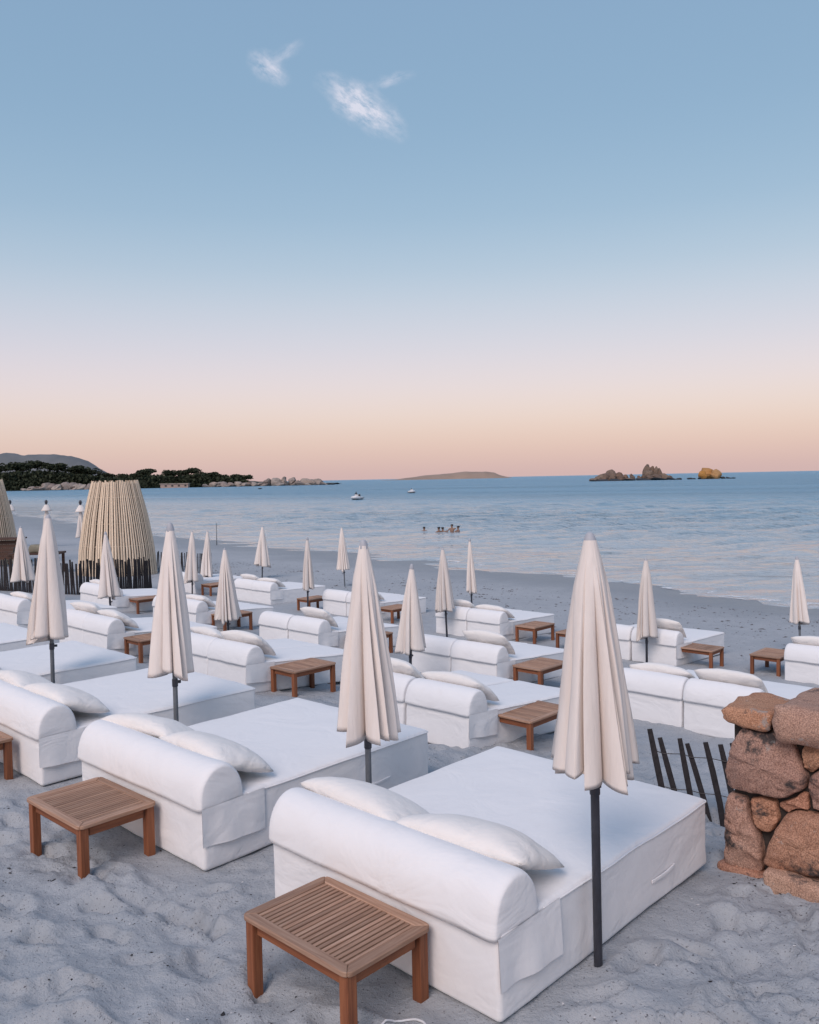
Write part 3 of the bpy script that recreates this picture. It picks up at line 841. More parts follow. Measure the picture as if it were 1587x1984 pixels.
# ------------------------------------------------------------------ teak tables
TW, TD, TH = .82, .58, .365
def rail_poly(kind):
    w, d, b, r = TW / 2, TD / 2, .062, .045
    arc = lambda cx, cy, a0, a1: [(cx + r * math.cos(R(a0 + (a1 - a0) * i / 4)), cy + r * math.sin(R(a0 + (a1 - a0) * i / 4))) for i in range(5)]
    g = .0012
    if kind == 'long':   # back edge (y = -d)
        return [(-w + b + g, -d + b)] + arc(-w + r, -d + r, 225, 270) + arc(w - r, -d + r, 270, 315) + [(w - b - g, -d + b)]
    return [(-w + b, d - b - g)] + arc(-w + r, d - r, 135, 180) + arc(-w + r, -d + r, 180, 225) + [(-w + b, -d + b + g)]
def bevel_me(me, wdt, seg=2):
    bm = bmesh.new(); bm.from_mesh(me)
    bmesh.ops.bevel(bm, geom=bm.edges[:], offset=wdt, segments=seg, affect='EDGES', profile=.6, clamp_overlap=True)
    bmesh.ops.recalc_face_normals(bm, faces=bm.faces)
    bm.to_mesh(me); bm.free(); return me
T_LONG = bevel_me(MB().prism(rail_poly('long'), TH - .026, TH).mesh('rail', M['top_x']), .004, 1)
T_SHORT = bevel_me(MB().prism(rail_poly('short'), TH - .026, TH).mesh('rail', M['top_y']), .004, 1)
NS = 21
sw = (TW - 2 * .062) / NS
T_SLAT = bevel_me(MB().box(-sw / 2 + .0056, sw / 2 - .0056, -TD / 2 + .060, TD / 2 - .060, TH - .024, TH - .004).mesh('slat', M['top_y']), .0025, 1)
T_LEG = bevel_me(MB().box(-.03, .03, -.03, .03, -.16, TH - .027).mesh('leg', M['leg_z']), .006, 2)
T_AL = bevel_me(MB().box(-TW / 2 + .09, TW / 2 - .09, -.011, .011, TH - .095, TH - .027).mesh('apron', M['leg_x']), .003, 1)
T_AS = bevel_me(MB().box(-.011, .011, -TD / 2 + .09, TD / 2 - .09, TH - .095, TH - .027).mesh('apron', M['leg_y']), .003, 1)
T_UNDER = MB().box(-TW / 2 + .05, TW / 2 - .05, -.02, .02, TH - .05, TH - .0255).mesh('batten', M['leg_x'])
def table(s, t, label, turned=False, z=None, dyaw=0.0, near=False):
    """s, t: the corner of the top nearest to the land and farthest right"""
    a, b = (TD, TW) if not turned else (TW, TD)          # extents along u, v
    x, y = ST(s + a / 2, t - b / 2)
    r_ = thing('side_table', label, 'table', (x, y, gz(s, t) if z is None else z), YAW + (R(90) if turned else 0) + dyaw, 'teak side tables between the beds')
    obj('rail', T_LONG, r_); obj('rail', T_LONG, r_, None, (0, 0, math.pi))
    obj('rail', T_SHORT, r_); obj('rail', T_SHORT, r_, None, (0, 0, math.pi))
    for i in range(NS): obj('slat', T_SLAT, r_, (-TW / 2 + .062 + sw * (i + .5), 0, 0))
    for sx in (-1, 1):
        for sy in (-1, 1): obj('leg', T_LEG, r_, (sx * (TW / 2 - .048), sy * (TD / 2 - .048), 0))
    obj('apron', T_AL, r_, (0, -TD / 2 + .048, 0)); obj('apron', T_AL, r_, (0, TD / 2 - .048, 0))
    obj('apron', T_AS, r_, (-TW / 2 + .048, 0, 0)); obj('apron', T_AS, r_, (TW / 2 - .048, 0, 0))
    obj('batten', T_UNDER, r_)
    return r_
table(2.50, -2.83, 'slatted teak table at the bottom edge, against the nearest daybed', z=0.0)
table(2.44, -5.38, 'whole slatted teak table on the sand at left, behind the second daybed', z=0.0, dyaw=R(1))
table(2.40, -7.75, 'teak table cut off by the left edge of the picture', z=0.0)
table(7.51, -9.49, 'teak table left of the middle parasol, beside the second row loungers', True)
table(7.68, -5.52, 'teak table half hidden by the nearest parasol, low in the second row', True)
table(7.25, -13.35, 'small teak table end glimpsed left of the second parasol from the left', True)
table(11.10, -7.77, 'teak table in the middle just left of the nearest parasol, third row', True)
table(11.3, -12.05, 'teak table almost hidden behind the middle parasol, third row', True)
table(11.12, -16.55, 'teak table under the parasol between second and third rows, centre left', True)
table(11.35, -20.95, 'teak table in front of the bamboo tower, beside the third row lounger', True)
table(15.65, -11.10, 'teak table in the last row left of the nearest parasol tip', True)
table(15.50, -9.90, 'sliver of teak table touching the left edge of the nearest parasol', True)
table(15.62, -6.98, 'teak table on open sand right of the nearest parasol, last row')
table(15.85, -5.80, 'teak table beside the lounger at the right edge', True)
table(15.66, -15.62, 'teak table in the last row right of the middle parasol', True)
table(15.45, -18.75, 'teak table under the small parasol in the last row', True)
table(15.75, -24.2, 'teak table far back at left in the last row', True)

# ------------------------------------------------------------------ closed parasols
def canopy_mesh(seed, nf=15, nv=34, per=14):
    rs = np.random.RandomState(seed)
    wd = rs.uniform(.35, 2.0, nf); ed = np.concatenate([[0], np.cumsum(wd)]) / wd.sum() * 2 * math.pi
    frad = rs.uniform(.72, 1.08, nf); hem = rs.uniform(-.045, .03, nf); drift = rs.uniform(-.10, .10, nf); crease = rs.uniform(.7, 1.35, nf)
    born = rs.uniform(0, .5, nf); flip = rs.uniform(size=nf) < .35
    V_ = []; F_ = []
    prof_v = [0, .04, .2, .5, .8, 1.0]; prof_r = [.030, .040, .084, .148, .208, .252]
    nth = nf * per
    for i in range(nv + 1):
        v_ = i / nv; R0 = np.interp(v_, prof_v, prof_r)
        for k in range(nf):
            for j in range(per):
                u_ = j / per
                th = ed[k] + (ed[k + 1] - ed[k]) * u_ + v_ * v_ * (drift[k] * math.sin(math.pi * u_)) + .15 * v_
                q_ = 1 - u_ if flip[k] else u_
                bul = (q_ / .9) ** .55 * (1.22 - .22 * q_ / .9) if q_ < .9 else math.sqrt(max(0, (1 - q_) / .1))
                amt = np.clip((v_ - born[k] * .4) / .35, 0, 1)
                dep = min(.92, (.26 + .56 * v_) * crease[k]) * amt
                r_ = R0 * (1 - dep * (1 - bul)) * (1 + (frad[k] - 1) * v_ * 1.1 * bul)
                r_ *= 1 + .025 * math.sin(9 * v_ + k * 2.1) * bul
                z = -v_
                if v_ > .8: z += ((v_ - .8) / .2) * (hem[k] * 1.0 - .018 * bul)
                V_.append((r_ * math.cos(th), r_ * math.sin(th), z))
    for i in range(nv):
        for k in range(nth):
            F_.append((i * nth + k, (i + 1) * nth + k, (i + 1) * nth + (k + 1) % nth, i * nth + (k + 1) % nth))
    # hem turned in, and the inner lining going up into the folds
    b = nv * nth; st_ = len(V_)
    for q, (kk, dz) in enumerate(((.93, .012), (.72, .10), (.45, .30))):
        for k in range(nth):
            x, y, z = V_[b + k]; V_.append((x * kk, y * kk, z + dz))
    prev = b
    for q in range(3):
        cur = st_ + q * nth
        for k in range(nth): F_.append((prev + k, cur + k, cur + (k + 1) % nth, prev + (k + 1) % nth))
        prev = cur
    return mesh('canopy', V_, F_, M['canvas'], True)
CAN = [canopy_mesh(600 + i, 9 + i % 4, 34, 20) for i in range(5)]
CAN_NEAR = canopy_mesh(641, 13, 60, 28)
CAP = MB().lathe([(.034, -.03), (.037, -.022), (.036, .0), (.030, .03), (.022, .05), (.016, .058), (.005, .064)], 18).mesh('cap', M['cap'], True)
POLE = MB().lathe([(.0235, 0), (.0235, 1)], 14).mesh('pole', M['pole'], True)
POLEW = MB().lathe([(.023, 0), (.022, 1)], 12).mesh('pole', M['polewood'], True)
kb = MB().lathe([(.027, -.035), (.028, -.03), (.028, .03), (.027, .035)], 14); kb.tube([(.02, 0, 0), (.05, 0, 0)], .014, 8); kb.tube([(.05, 0, -.012), (.05, 0, .012)], .018, 8)
COLLAR = kb.mesh('collar', M['pole'], True)
GRP = 'closed parasols among the beds'
def parasol(s, t, H, Lc, label, k=0, wide=1.0, lean=(0, 0), can=None, pole=None, z=None):
    x, y = ST(s, t)
    z0 = gz(s, t) if z is None else z
    r_ = thing('parasol', label, 'parasol', (x, y, z0), group=GRP, rot=(lean[0] if k in (1, 3, 4, 6) else R(1.6 * math.sin(k * 2.3)), lean[1] if k in (1, 3, 4, 6) else R(1.8 * math.cos(k * 3.1)), (k * 1.9) % 6.28))
    obj('pole', pole or (POLE if k % 3 else POLEW), r_, (0, 0, -.25), None, (1, 1, H + .2))
    obj('canopy', can or CAN[k % 5], r_, (0, 0, H - .04), None, (wide, wide, Lc))
    obj('cap', CAP, r_, (0, 0, H - .06), None, (1, 1, 1))
    obj('collar', COLLAR, r_, (0, 0, max(.2, H - Lc - .16)), (0, 0, 1.0 - (k * 1.9) % 6.28))
    return r_
parasol(3.86, -2.36, 2.30, 1.19, 'tall closed cream parasol nearest the camera, in front of the right daybed', 1, 1.12, (0, R(.9)), CAN_NEAR, POLE, 0)
parasol(4.25, -4.52, 2.16, 1.34, 'closed cream parasol in the middle between the two nearest daybeds', 3, 1.06, (0, 0), None, POLEW, 0)
parasol(4.22, -7.12, 2.23, 1.35, 'closed cream parasol behind the daybed with the whole table', 6, 1.0, (0, R(-.4)), None, POLEW, 0)
parasol(4.17, -9.69, 2.27, 1.35, 'closed white parasol at far left, its pole before a wide mattress', 4, 1.08, (R(.5), 0), None, POLEW, 0)
parasol(9.82, -9.42, 1.97, 1.33, 'closed parasol left of centre row, standing before the third row loungers', 5, .95)
parasol(10.45, -15.40, 1.99, 1.49, 'closed parasol with wide hem over a small table, left of centre', 2, 1.15)
parasol(9.85, -19.45, 2.20, 1.55, 'closed cream parasol in front of the bamboo tower', 7, 1.05)
parasol(15.05, -13.2, 2.10, 1.41, 'closed parasol in front of the last row loungers at the centre', 8, 1.1)
parasol(15.25, -8.15, 2.10, 1.49, 'closed parasol just right of the nearest one, by the last row', 4, 1.15)
parasol(18.5, -6.35, 2.12, 1.35, 'closed parasol at the right edge of the picture', 9, 1.0)
parasol(15.2, -18.5, 2.18, 1.38, 'slim closed parasol over a table in the last row, left of the middle one', 11, .85)
parasol(20.9, -28.3, 2.12, 1.55, 'short closed parasol alone on the beach beyond the last row', 10, 1.3)
parasol(21.1, -23.5, 2.22, 1.53, 'closed parasol half hidden behind the middle parasol tip', 12, 1.1)
parasol(18.9, -15.6, 2.15, 1.48, 'narrow closed parasol at the centre, nearest the sea beyond the last row loungers', 13, .75)
parasol(15.5, -24.9, 2.16, 1.63, 'closed parasol before the small fence, back left', 14, 1.2)
parasol(17.0, -26.3, 2.10, 1.58, 'closed parasol overlapping behind the one before the small fence', 16, 1.1)
parasol(10.1, -25.2, 2.20, 1.55, 'closed white parasol behind the far left one, near the paling fence', 17, 1.35)

# slim ornamental parasols of the neighbouring club
BALL = MB().lathe([(.02, 0), (.05, .06), (.09, .14), (.10, .2), (.08, .28), (.03, .33)], 12).mesh('finial', M['pole'], True)
CROWN = MB().lathe([(.10, .34), (.30, .0), (.34, -.06), (.30, -.08), (.12, .22)], 14).mesh('top_valance', M['canvas'], True)
for k, (s, t, lab) in enumerate([(24.1, -56.0, 'slim parasol with ball finial between the two bamboo towers'), (24.2, -51.3, 'slim parasol with ball finial against the left flank of the bamboo tower'), (22.4, -57.6, 'slim parasol with ball finial beside the cut-off bamboo tower')]):
    x, y = ST(s, t)
    r_ = thing('ornamental_parasol', lab, 'parasol', (x, y, gz(s, t)), k, 'slim parasols with ball finials')
    obj('pole', POLE, r_, (0, 0, -.2), None, (2.2, 2.2, 3.0))
    obj('canopy', CAN[(k + 1) % 5], r_, (0, 0, 2.5), None, (1.5, 1.5, 1.75))
    obj('top_valance', CROWN, r_, (0, 0, 2.42)); obj('finial', BALL, r_, (0, 0, 2.74))

# ------------------------------------------------------------------ bamboo slat towers
def tower(x, y, z, H, rt, rb, label, n=54, seed=1):
    rs = random.Random(seed)
    T_ = thing('bamboo_tower', label, 'tower', (x, y, z), rs.uniform(0, 1), 'flared bamboo towers')
    prof = lambda a: float(np.interp(a, [0, .3, .62, .8, 1], [rb, rt + (rb - rt) * .86, rt + (rb - rt) * .55, rt + (rb - rt) * .30, rt]))
    variants = []
    for q in range(6):
        V_ = []; F_ = []; ns = 14
        bend = rs.uniform(-.006, .006); tw = rs.uniform(.02, .05); top = H * rs.uniform(.985, 1.01)
        for i in range(ns + 1):
            a = i / ns; r_ = prof(a); th = .012 * math.sin(a * 3.1 + q) * .5 + bend * math.sin(a * math.pi)
            wd = .025 + .019 * (1 - a)
            ca, sa = math.cos(th), math.sin(th)
            for (dr, ds) in ((0, -wd), (.014, 0), (0, wd), (-.014, 0)):
                V_.append(((r_ + dr) * ca - ds * sa, (r_ + dr) * sa + ds * ca, a * top))
        for i in range(ns):
            for k in range(4): F_.append((i * 4 + k, i * 4 + (k + 1) % 4, (i + 1) * 4 + (k + 1) % 4, (i + 1) * 4 + k))
        F_ += [(3, 2, 1, 0), (ns * 4, ns * 4 + 1, ns * 4 + 2, ns * 4 + 3)]
        variants.append(mesh('slat', V_, F_, M['bamboo']))
    for i in range(n): obj('slat', variants[rs.randrange(6)], T_, None, (0, 0, 2 * math.pi * i / n + rs.uniform(-.006, .006)))
    obj('gap_shade_liner', MB().lathe([(prof(a) - .07, a * H) for a in np.linspace(.0, .97, 9)], 40).mesh('gap_shade_liner', M['gap_shade'], True), T_)  # added dark liner, paints the shaded inside behind the slat gaps
    for a in (.04, .33, .56, .83):
        r_ = prof(a) - .05
        obj('hoop', MB().tube([(r_ * math.cos(q), r_ * math.sin(q), a * H) for q in np.linspace(0, 2 * math.pi, 41)], .018, 6).mesh('hoop', M['bamboo'], True), T_)
tower(-12.55, 36.4, -1.30, 4.05, .93, 1.62, 'flared tower of pale bamboo slats standing on the beach at left', 84, 1)
tower(-20.9, 41.6, -1.25, 4.2, .95, 1.60, 'bamboo slat tower cut off by the left edge', 82, 2)

# ------------------------------------------------------------------ fences
def fence(path, n, height, label, lean=(0, 0, 0), seed=1, wdt=.032, leanj=.05):
    rs = random.Random(seed)
    P = [Vector(p) for p in path]; L = [0]
    for a, b in zip(P, P[1:]): L.append(L[-1] + (b - a).length)
    o = P[0]
    T_ = thing('paling_fence', label, 'fence', o)
    vs_ = []
    for q in range(5):
        h = height * rs.uniform(.92, 1.05); j = rs.uniform(-.012, .012)
        mb = MB(); w0 = wdt * rs.uniform(.8, 1.15)
        prof = [(-w0 / 2, -.010), (w0 / 2, -.012), (w0 / 2 * .9, .011), (-w0 / 2, .010)]
        pts = [0, .35, .7, 1]
        V_ = []
        for i, a in enumerate(pts):
            k = 1 if a < 1 else .8
            for (x, y) in prof: V_.append((x * k + j * math.sin(a * 4), y + j * a, -.15 + a * (h + .15)))
        F_ = [(i * 4 + k, i * 4 + (k + 1) % 4, i * 4 + 4 + (k + 1) % 4, i * 4 + 4 + k) for i in range(3) for k in range(4)] + [(3, 2, 1, 0), (12, 13, 14, 15)]
        vs_.append(mesh('picket', V_, F_, M['picket']))
    tops = []
    for i in range(n):
        l = L[-1] * (i + .5) / n
        k = max(q for q in range(len(L) - 1) if L[q] <= l); a = (l - L[k]) / (L[k + 1] - L[k])
        p = P[k].lerp(P[k + 1], a); dr = (P[k + 1] - P[k]).normalized()
        rot = (lean[0] + rs.uniform(-leanj, leanj), lean[1] + rs.uniform(-leanj, leanj), math.atan2(dr.y, dr.x))
        q = obj('picket', vs_[rs.randrange(5)], T_, p - o, rot)
        E_ = Matrix.Rotation(rot[2], 3, 'Z') @ Matrix.Rotation(rot[1], 3, 'Y') @ Matrix.Rotation(rot[0], 3, 'X')
        tops.append((p - o, E_))
    for hh in (.3, .75):
        mb = MB(); mb.tube([p + E_ @ Vector((0, -.016 if i % 2 else .016, height * hh)) for i, (p, E_) in enumerate(tops)], .004, 5)
        obj('wire', mb.mesh('wire', M['wire'], True), T_)
    return T_
def G3(s, t): x, y = ST(s, t); return (x, y, gz(s, t))
def G2(x, y):
    s = UX * x + UY * y; t = VX * x + VY * y
    return (x, y, gz(s, t))
fence([G2(2.20, 7.55), G2(2.62, 7.38), G2(3.25, 7.05)], 10, .70, 'dark leaning picket fence between the nearest daybed and the stone wall', (R(-6), R(-13), 0), 3, .054, .045)
fence([G2(-15.2, 28.6), G2(-13.4, 27.9), G2(-11.7, 27.25), G2(-10.8, 27.5), G2(-9.3, 30.5)], 92, 1.1, 'black paling fence in front of the bamboo tower at left', (0, 0, 0), 5, .062, .05)
fence([G2(-11.4, 37.4), G2(-8.4, 36.2)], 30, .95, 'short black paling fence beside the parasol right of the bamboo tower', (0, 0, 0), 7, .05, .06)

# ------------------------------------------------------------------ bar corner by the left edge
x, y, z = G2(-19.6, 39.6)
ct = thing('bar_counter', 'dark wooden beach bar counter at the left edge', 'counter', (x, y, z), R(6))
for i in range(5): obj('plank', MB().box(-1.6, 1.3, -.03, .03, .34 + i * .18, .34 + i * .18 + .165).mesh('plank', M['dark_wood']), ct)
obj('counter_top', MB().box(-1.75, 1.45, -.25, .75, 1.27, 1.34).mesh('counter_top', M['dark_wood']), ct)
for sx in (-1.5, 1.2): obj('post', MB().box(sx - .06, sx + .06, .05, .17, -.2, 1.27).mesh('post', M['dark_wood']), ct)
x, y, z = G2(-16.3, 36.8)
tb = thing('low_table', 'low dark table behind the paling fence at left', 'table', (x, y, z), R(4))
obj('table_top', MB().box(-.95, 1.2, -.5, .5, .80, .88).mesh('table_top', M['dark_wood']), tb)
for sx in (-.85, 1.1):
    for sy in (-.4, .4): obj('leg', MB().box(sx - .05, sx + .05, sy - .05, sy + .05, -.2, .80).mesh('leg', M['dark_wood']), tb)
P, F = rbox_np(-.5, .55, -.3, .3, 0, .34, .13, .1); P = deform(P, .05, 8, 3)
add_props(obj('tarpaulin_bundle', mesh('tarpaulin_bundle', P, F, M['olive'], True), None, (x + .35, y, z + .87)), 'olive tarpaulin bundle on the low table at left', 'bundle')
P, F = rbox_np(-.22, .22, -.2, .2, 0, .28, .1, .08); P = deform(P, .03, 9, 4)
add_props(obj('cushion', mesh('cushion', P, F, M['cushion'], True), None, (x - .62, y, z + .87)), 'black cushion on the low table left of the tarpaulin bundle', 'cushion')
x, y, z = G2(-13.2, 58.0)
add_props(obj('marker_stake', MB().tube([(0, 0, -.3), (.02, 0, 1.5)], [.03, .022], 8).mesh('marker_stake', M['polewood'], True), None, (x, y, z)), 'thin bare stake upright on the sand near the waterline', 'stake')

# ------------------------------------------------------------------ stone wall
def chaikin(p, k=1):
    for _ in range(k):
        q = []
        for a, b in zip(p, p[1:] + p[:1]):
            q += [(a[0] * .88 + b[0] * .12, a[1] * .88 + b[1] * .12), (a[0] * .12 + b[0] * .88, a[1] * .12 + b[1] * .88)]
        p = q
    return p
def resample(p, n):
    p = np.array(p + [p[0]]); L = np.concatenate([[0], np.cumsum(np.hypot(*np.diff(p, axis=0).T))])
    q = np.linspace(0, L[-1], n, endpoint=False)
    return np.stack([np.interp(q, L, p[:, 0]), np.interp(q, L, p[:, 1])], 1)
WS, WT = 5.5, -2.39
wx, wy = ST(WS, WT)
wall = thing('stone_wall', 'rough dry wall of red granite boulders at the right edge', 'wall', (wx, wy, 0), YAW)
def stone(poly, seed, bulge=.07, depth=.34, front=0.0, shrink=1.0):
    P = resample(chaikin(list(poly), 1), 88); c = P.mean(0)
    rings = [(1.0, depth), (1.0, .10), (1.0, .03), (.993, .004), (.978, -.012), (.94, -.022 - .3 * bulge), (.87, -.022 - .5 * bulge), (.78, -.02 - .65 * bulge), (.66, -.02 - .75 * bulge), (.53, -.02 - .85 * bulge), (.40, -.02 - .92 * bulge), (.27, -.02 - bulge), (.13, -.02 - bulge)]
    V_ = []; F_ = []; n = len(P)
    for k, d in rings:
        for (t, z) in c + (P - c) * k * shrink: V_.append((t - WT, front + d, z))
    for i in range(len(rings) - 1):
        for j in range(n): F_.append((i * n + j, i * n + (j + 1) % n, (i + 1) * n + (j + 1) % n, (i + 1) * n + j))
    ce = len(V_); V_.append((c[0] - WT, front - .02 - bulge, c[1])); b = (len(rings) - 1) * n
    for j in range(n): F_.append((b + j, b + (j + 1) % n, ce))
    F_.append(tuple(reversed(range(n))))
    P = np.array(V_)
    rq = np.random.RandomState(seed); ext = float(np.abs(np.array(poly) - c).max())
    fr = P[:, 1] < front + .02
    for q in range(7):                                       # split faces
        a_ = rq.uniform(0, 6.28); sl = rq.uniform(.18, .55)
        dd = ((P[:, 0] + WT - c[0]) * math.cos(a_) + (P[:, 2] - c[1]) * math.sin(a_)) * sl
        cut = front - .02 - bulge + dd - sl * ext * rq.uniform(.15, .55)
        P[:, 1] = np.where(fr, np.maximum(P[:, 1], np.minimum(cut, front + .02)), P[:, 1])
    P[:, 1] += .018 * noise3(P, seed, 4) + .016 * noise3(P, seed + 2, 13) + .008 * noise3(P, seed + 6, 30)
    P[:, 0] += .008 * noise3(P, seed + 5, 9); P[:, 2] += .008 * noise3(P, seed + 8, 9)
    obj('stone', mesh('stone', P, F_, M['granite'], True), wall)
STN = [
 [(-2.321, 0.839), (-2.252, 0.922), (-2.101, 0.917), (-2.02, 0.949), (-1.94, 0.882), (-1.893, 0.76), (-1.847, 0.688), (-1.863, 0.603), (-1.989, 0.512), (-2.103, 0.511), (-2.368, 0.488), (-2.375, 0.619)],
 [(-2.368, 0.463), (-2.233, 0.461), (-2.21, 0.313), (-2.16, 0.251), (-2.127, 0.165), (-2.134, -0.018), (-2.222, -0.03), (-2.385, -0.02)],
 [(-2.216, 0.459), (-2.119, 0.49), (-2.044, 0.482), (-2.028, 0.361), (-2.07, 0.276), (-2.137, 0.257), (-2.193, 0.317)],
 [(-2.037, 0.463), (-1.957, 0.51), (-1.878, 0.576), (-1.853, 0.576), (-1.838, 0.471), (-1.888, 0.478), (-1.989, 0.419)],
 [(-1.989, 0.405), (-1.91, 0.453), (-1.741, 0.47), (-1.622, 0.438), (-1.602, 0.182), (-1.701, 0.104), (-1.926, 0.059), (-2.114, 0.053), (-2.071, 0.232)],
 [(-1.893, 0.842), (-1.862, 0.901), (-1.74, 0.904), (-1.666, 0.842), (-1.741, 0.793), (-1.832, 0.708), (-1.862, 0.718)],
 [(-1.841, 0.68), (-1.741, 0.784), (-1.623, 0.819), (-1.593, 0.572), (-1.681, 0.492), (-1.817, 0.48), (-1.844, 0.607)],
 [(-1.62, .86), (-1.45, .93), (-1.22, .90), (-1.15, .72), (-1.25, .55), (-1.56, .56)],
 [(-1.58, .53), (-1.30, .54), (-1.12, .46), (-1.08, .12), (-1.3, .0), (-1.57, .05)]]
for i, p in enumerate(STN): stone(p, 700 + i * 11, [.045, .035, .03, .02, .05, .03, .035, .04, .04][i], front=[0, 0, .03, .04, -.02, .03, .02, 0, 0][i])
def slab(x0, x1, y0, y1, z0, z1, r, seed, amp=.02):
    P, F = rbox_np(x0, x1, y0, y1, z0, z1, r, .05)
    P = deform(P, amp, seed, 4.5); P = deform(P, amp * .5, seed + 3, 12)
    P[:, 2] += (P[:, 0] - x0) * .0
    obj('stone', mesh('stone', P, F, M['granite'], True), wall)
slab(.02, .335, -.07, .46, .935, 1.055, .042, 811, .022)
slab(.36, 1.02, -.12, .56, .90, 1.13, .06, 822, .025)
slab(1.04, 1.6, -.06, .5, .93, 1.1, .08, 833)
slab(-.03, .30, -.06, .3, -.12, -.005, .035, 844, .012)
slab(.31, .95, -.15, .3, -.12, .075, .035, 855, .014)
slab(.97, 1.5, -.14, .3, -.12, .06, .06, 866, .02)
for i, (a, b) in enumerate(((.0, .47), (.49, .92))): slab(.0, .26, .32, .60, a, b, .08, 877 + i * 7)   # far corner of the wall end
obj('core', MB().box(.06, 1.55, .05, .50, -.1, .96).mesh('core', M['mortar']), wall)

# ------------------------------------------------------------------ boats and swimmers
def person(name, label, loc, rz, joints, edges, clothes=None):
    me = bpy.data.meshes.new(name)
    me.from_pydata([j[0] for j in joints], edges, []); me.materials.append(M[clothes or 'skin'])
    o = obj(name, me, None, loc, (0, 0, rz)); add_props(o, label, 'person')
    sk = o.modifiers.new('Skin', 'SKIN')
    for i, j in enumerate(joints):
        sv = me.skin_vertices[0].data[i]; sv.radius = (j[1], j[1] * (j[2] if len(j) > 2 else 1)); sv.use_root = (i == 0)
    sk.use_smooth_shade = True
    sb = o.modifiers.new('Subdivision', 'SUBSURF'); sb.levels = 1; sb.render_levels = 2
    return o
def hair(o, z, r_):
    P, F = rbox_np(-r_, r_, -r_ * 1.05, r_ * 1.05, -r_ * .3, r_ * 1.0, r_ * .62, r_ * .5)
    obj('hair', mesh('hair', P, F, M['hair'], True), o, (0, -.015, z))
UPPER = lambda al, ar: ([((0, 0, -.35), .15, .75), ((0, 0, 0), .14, .75), ((0, 0, .28), .17, .65), ((0, 0, .42), .07), ((0, .01, .50), .075), ((0, .015, .60), .10), ((0, .01, .68), .07),
         ((-.19, 0, .34), .065), ((-.30, al[0], .34 + al[1]), .05), ((-.34, al[0] * 2.2, .34 + al[1] * 2.0), .04), ((-.36, al[0] * 2.6, .34 + al[1] * 2.2), .035),
         ((.19, 0, .34), .065), ((.30, ar[0], .34 + ar[1]), .05), ((.34, ar[0] * 2.2, .34 + ar[1] * 2.0), .04), ((.36, ar[0] * 2.6, .34 + ar[1] * 2.2), .035)],
        [(0, 1), (1, 2), (2, 3), (3, 4), (4, 5), (5, 6), (2, 7), (7, 8), (8, 9), (9, 10), (2, 11), (11, 12), (12, 13), (13, 14)])
sw_ = [(1.17, 69.4, -.15, 'lone swimmer with dark hair, left of the bathing group', (.1, -.12), (.1, -.12)),
       (2.33, 68.4, -.14, 'leftmost bather of the group standing in the sea', (.1, -.1), (.12, -.02)),
       (2.66, 68.8, -.18, 'second bather from the left in the group, arm stretched out', (.1, -.12), (.05, .03)),
       (3.38, 68.3, .06, 'tallest bather of the group, third from the left', (.05, .02), (.1, -.12)),
       (3.86, 67.9, -.06, 'rightmost bather of the group, bending forward', (.14, -.08), (.14, -.1))]
for i, (x, y, dz, lab, al, ar) in enumerate(sw_):
    j, e = UPPER(al, ar)
    p = person('person', lab, (x, y, SEA_Z + dz - .14), R([0, 40, -30, 160, 110][i]), j, e)
    hair(p, .60, .105)
def dinghy(x, y, rz, label):
    T_ = thing('inflatable_boat', label, 'boat', (x, y, SEA_Z), rz, 'inflatable boats on the bay'); T_.scale = (1.2, 1.2, 1.2)
    path = [(-.75, -1.6, .30), (-.75, -.6, .30), (-.74, .4, .31), (-.66, 1.1, .36), (-.4, 1.65, .44), (0, 1.85, .48), (.4, 1.65, .44), (.66, 1.1, .36), (.74, .4, .31), (.75, -.6, .30), (.75, -1.6, .30)]
    obj('tube', MB().tube(path, [.16] + [.25] * 9 + [.16], 12).mesh('tube', M['hypalon'], True), T_)
    obj('rubbing_strake', MB().tube([(a * 1.30, b + (.1 if b > 1.2 else 0), c - .02) for a, b, c in path], .06, 6).mesh('rubbing_strake', M['rubber'], True), T_)
    obj('hull', MB().prism([(-.7, -1.5), (.7, -1.5), (.62, .9), (.3, 1.6), (-.3, 1.6), (-.62, .9)], -.15, .18).mesh('hull', M['rubber']), T_)
    obj('console', MB().box(-.3, .3, .1, .5, .18, .95).mesh('console', M['hypalon']), T_)
    obj('outboard_motor', MB().box(-.2, .2, -1.95, -1.55, -.2, .95).mesh('outboard_motor', M['rubber']), T_)
    obj('seat', MB().box(-.35, .35, -.75, -.35, .18, .62).mesh('seat', M['hypalon']), T_)
dinghy(-11.4, 186.0, R(170), 'white inflatable boat with a standing driver, the nearer of two')
dinghy(.75, 258.0, R(185), 'white inflatable boat farther out, right of the other one')
def standing(x, y, z, rz, lab, seated=False):
    j, e = UPPER((.12, -.12), (.12, -.12))
    j = [((0, 0, 0), .16, .8)] + j[1:]
    lg = [((-.10, 0 if not seated else .3, -.40 if not seated else -.05), .08), ((-.11, 0 if not seated else .35, -.82 if not seated else -.45), .055), ((.10, 0 if not seated else .3, -.40 if not seated else -.05), .08), ((.11, 0 if not seated else .35, -.82 if not seated else -.45), .055)]
    j[1] = ((0, 0, .12), .14, .75); n = len(j); j = j + lg; e = e + [(0, n), (n, n + 1), (0, n + 2), (n + 2, n + 3)]
    p = person('person', lab, (x, y, z), rz, j, e, 'darkcloth'); hair(p, .60, .12)
standing(-11.55, 185.7, SEA_Z + 1.02, R(170), 'dark clothed driver standing in the nearer inflatable boat')
standing(.72, 258.4, SEA_Z + .70, R(185), 'dark clothed driver sitting in the farther inflatable boat', True)

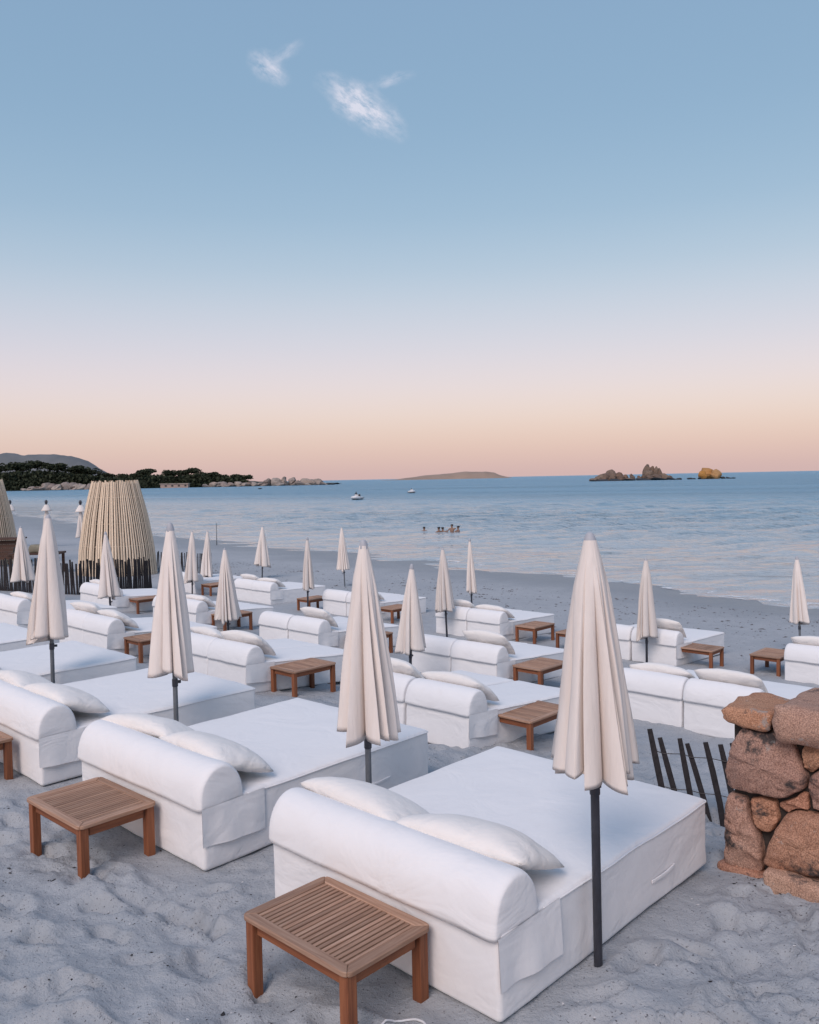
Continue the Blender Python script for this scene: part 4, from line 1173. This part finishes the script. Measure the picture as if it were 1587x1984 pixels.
# ------------------------------------------------------------------ litter on the sand
cp = [(.0, 3.52), (.03, 3.60), (.09, 3.66), (.16, 3.66), (.22, 3.60), (.24, 3.52), (.20, 3.44)]
def spline(p, n=6):
    out = []
    for i in range(len(p) - 1):
        p0, p1, p2, p3 = p[max(i - 1, 0)], p[i], p[i + 1], p[min(i + 2, len(p) - 1)]
        for k in range(n):
            t = k / n
            out.append(tuple(.5 * (2 * b + (c - a) * t + (2 * a - 5 * b + 4 * c - d) * t * t + (3 * b - a - 3 * c + d) * t ** 3) for a, b, c, d in zip(p0, p1, p2, p3)))
    return out + [tuple(p[-1])]
deps = bpy.context.evaluated_depsgraph_get()
def ground_at(x, y):
    hit = beach.ray_cast(Vector((x, y, 3)), Vector((0, 0, -1)))
    return hit[1].z if hit[0] else 0
add_props(obj('cord', MB().tube([(x - .20, y + .32, ground_at(x - .20, y + .32) + .008) for x, y in spline(cp)], .006, 6).mesh('cord', M['cord'], True)), 'thin white cord looped on the sand beside the nearest table leg', 'cord')
rs = np.random.RandomState(77)
def scatter(name, n, sr, tr, smin, smax, material, label, cat, flat=.45, clump=0):
    V_ = []; F_ = []
    cl_ = [(rs.uniform(*sr), rs.uniform(*tr)) for _ in range(max(1, clump))]
    for i in range(n):
        if clump and rs.uniform() < (.75 if sr[1] < 10 else .3):
            c = cl_[rs.randint(len(cl_))]; s, t = c[0] + rs.normal() * .09, c[1] + rs.normal() * .12
        else: s, t = rs.uniform(*sr), rs.uniform(*tr)
        x, y = ST(s, t); z = ground_at(x, y)
        a = smin * (smax / smin) ** (rs.uniform() ** 2.2); q = rs.uniform(0, 6.3); el = rs.uniform(1, 2.6)
        k = len(V_)
        for (px, py, pz) in ((el, 0, 0), (.2, .8, .1), (-el * .8, .2, 0), (-.1, -.9, 0), (.1, 0, .9), (0, 0, -.6)):
            px += rs.normal() * .2; py += rs.normal() * .2
            V_.append((x + a * (px * math.cos(q) - py * math.sin(q)), y + a * (px * math.sin(q) + py * math.cos(q)), z + a * pz * flat + a * .1))
        for (i0, j0) in ((0, 1), (1, 2), (2, 3), (3, 0)): F_.append((k + i0, k + j0, k + 4)); F_.append((k + j0, k + i0, k + 5))
    add_props(obj(name, mesh(name, V_, F_, material)), label, cat, kind='stuff')
scatter('seaweed_scraps', 3000, (.4, 6.2), (-8.5, .8), .0025, .012, M['debris'], 'dark scraps of dry seaweed strewn over the near sand', 'debris', .5, 60)
scatter('shell_fragments', 240, (.4, 6.2), (-8.5, .8), .003, .009, M['shell'], 'pale shell fragments on the near sand', 'shells', .5)
scatter('beach_pebbles', 3400, (17.2, 26.0), (-36, -2), .009, .045, M['pebble'], 'dark pebbles and weed scattered on the beach behind the last row', 'pebbles', .6, 70)
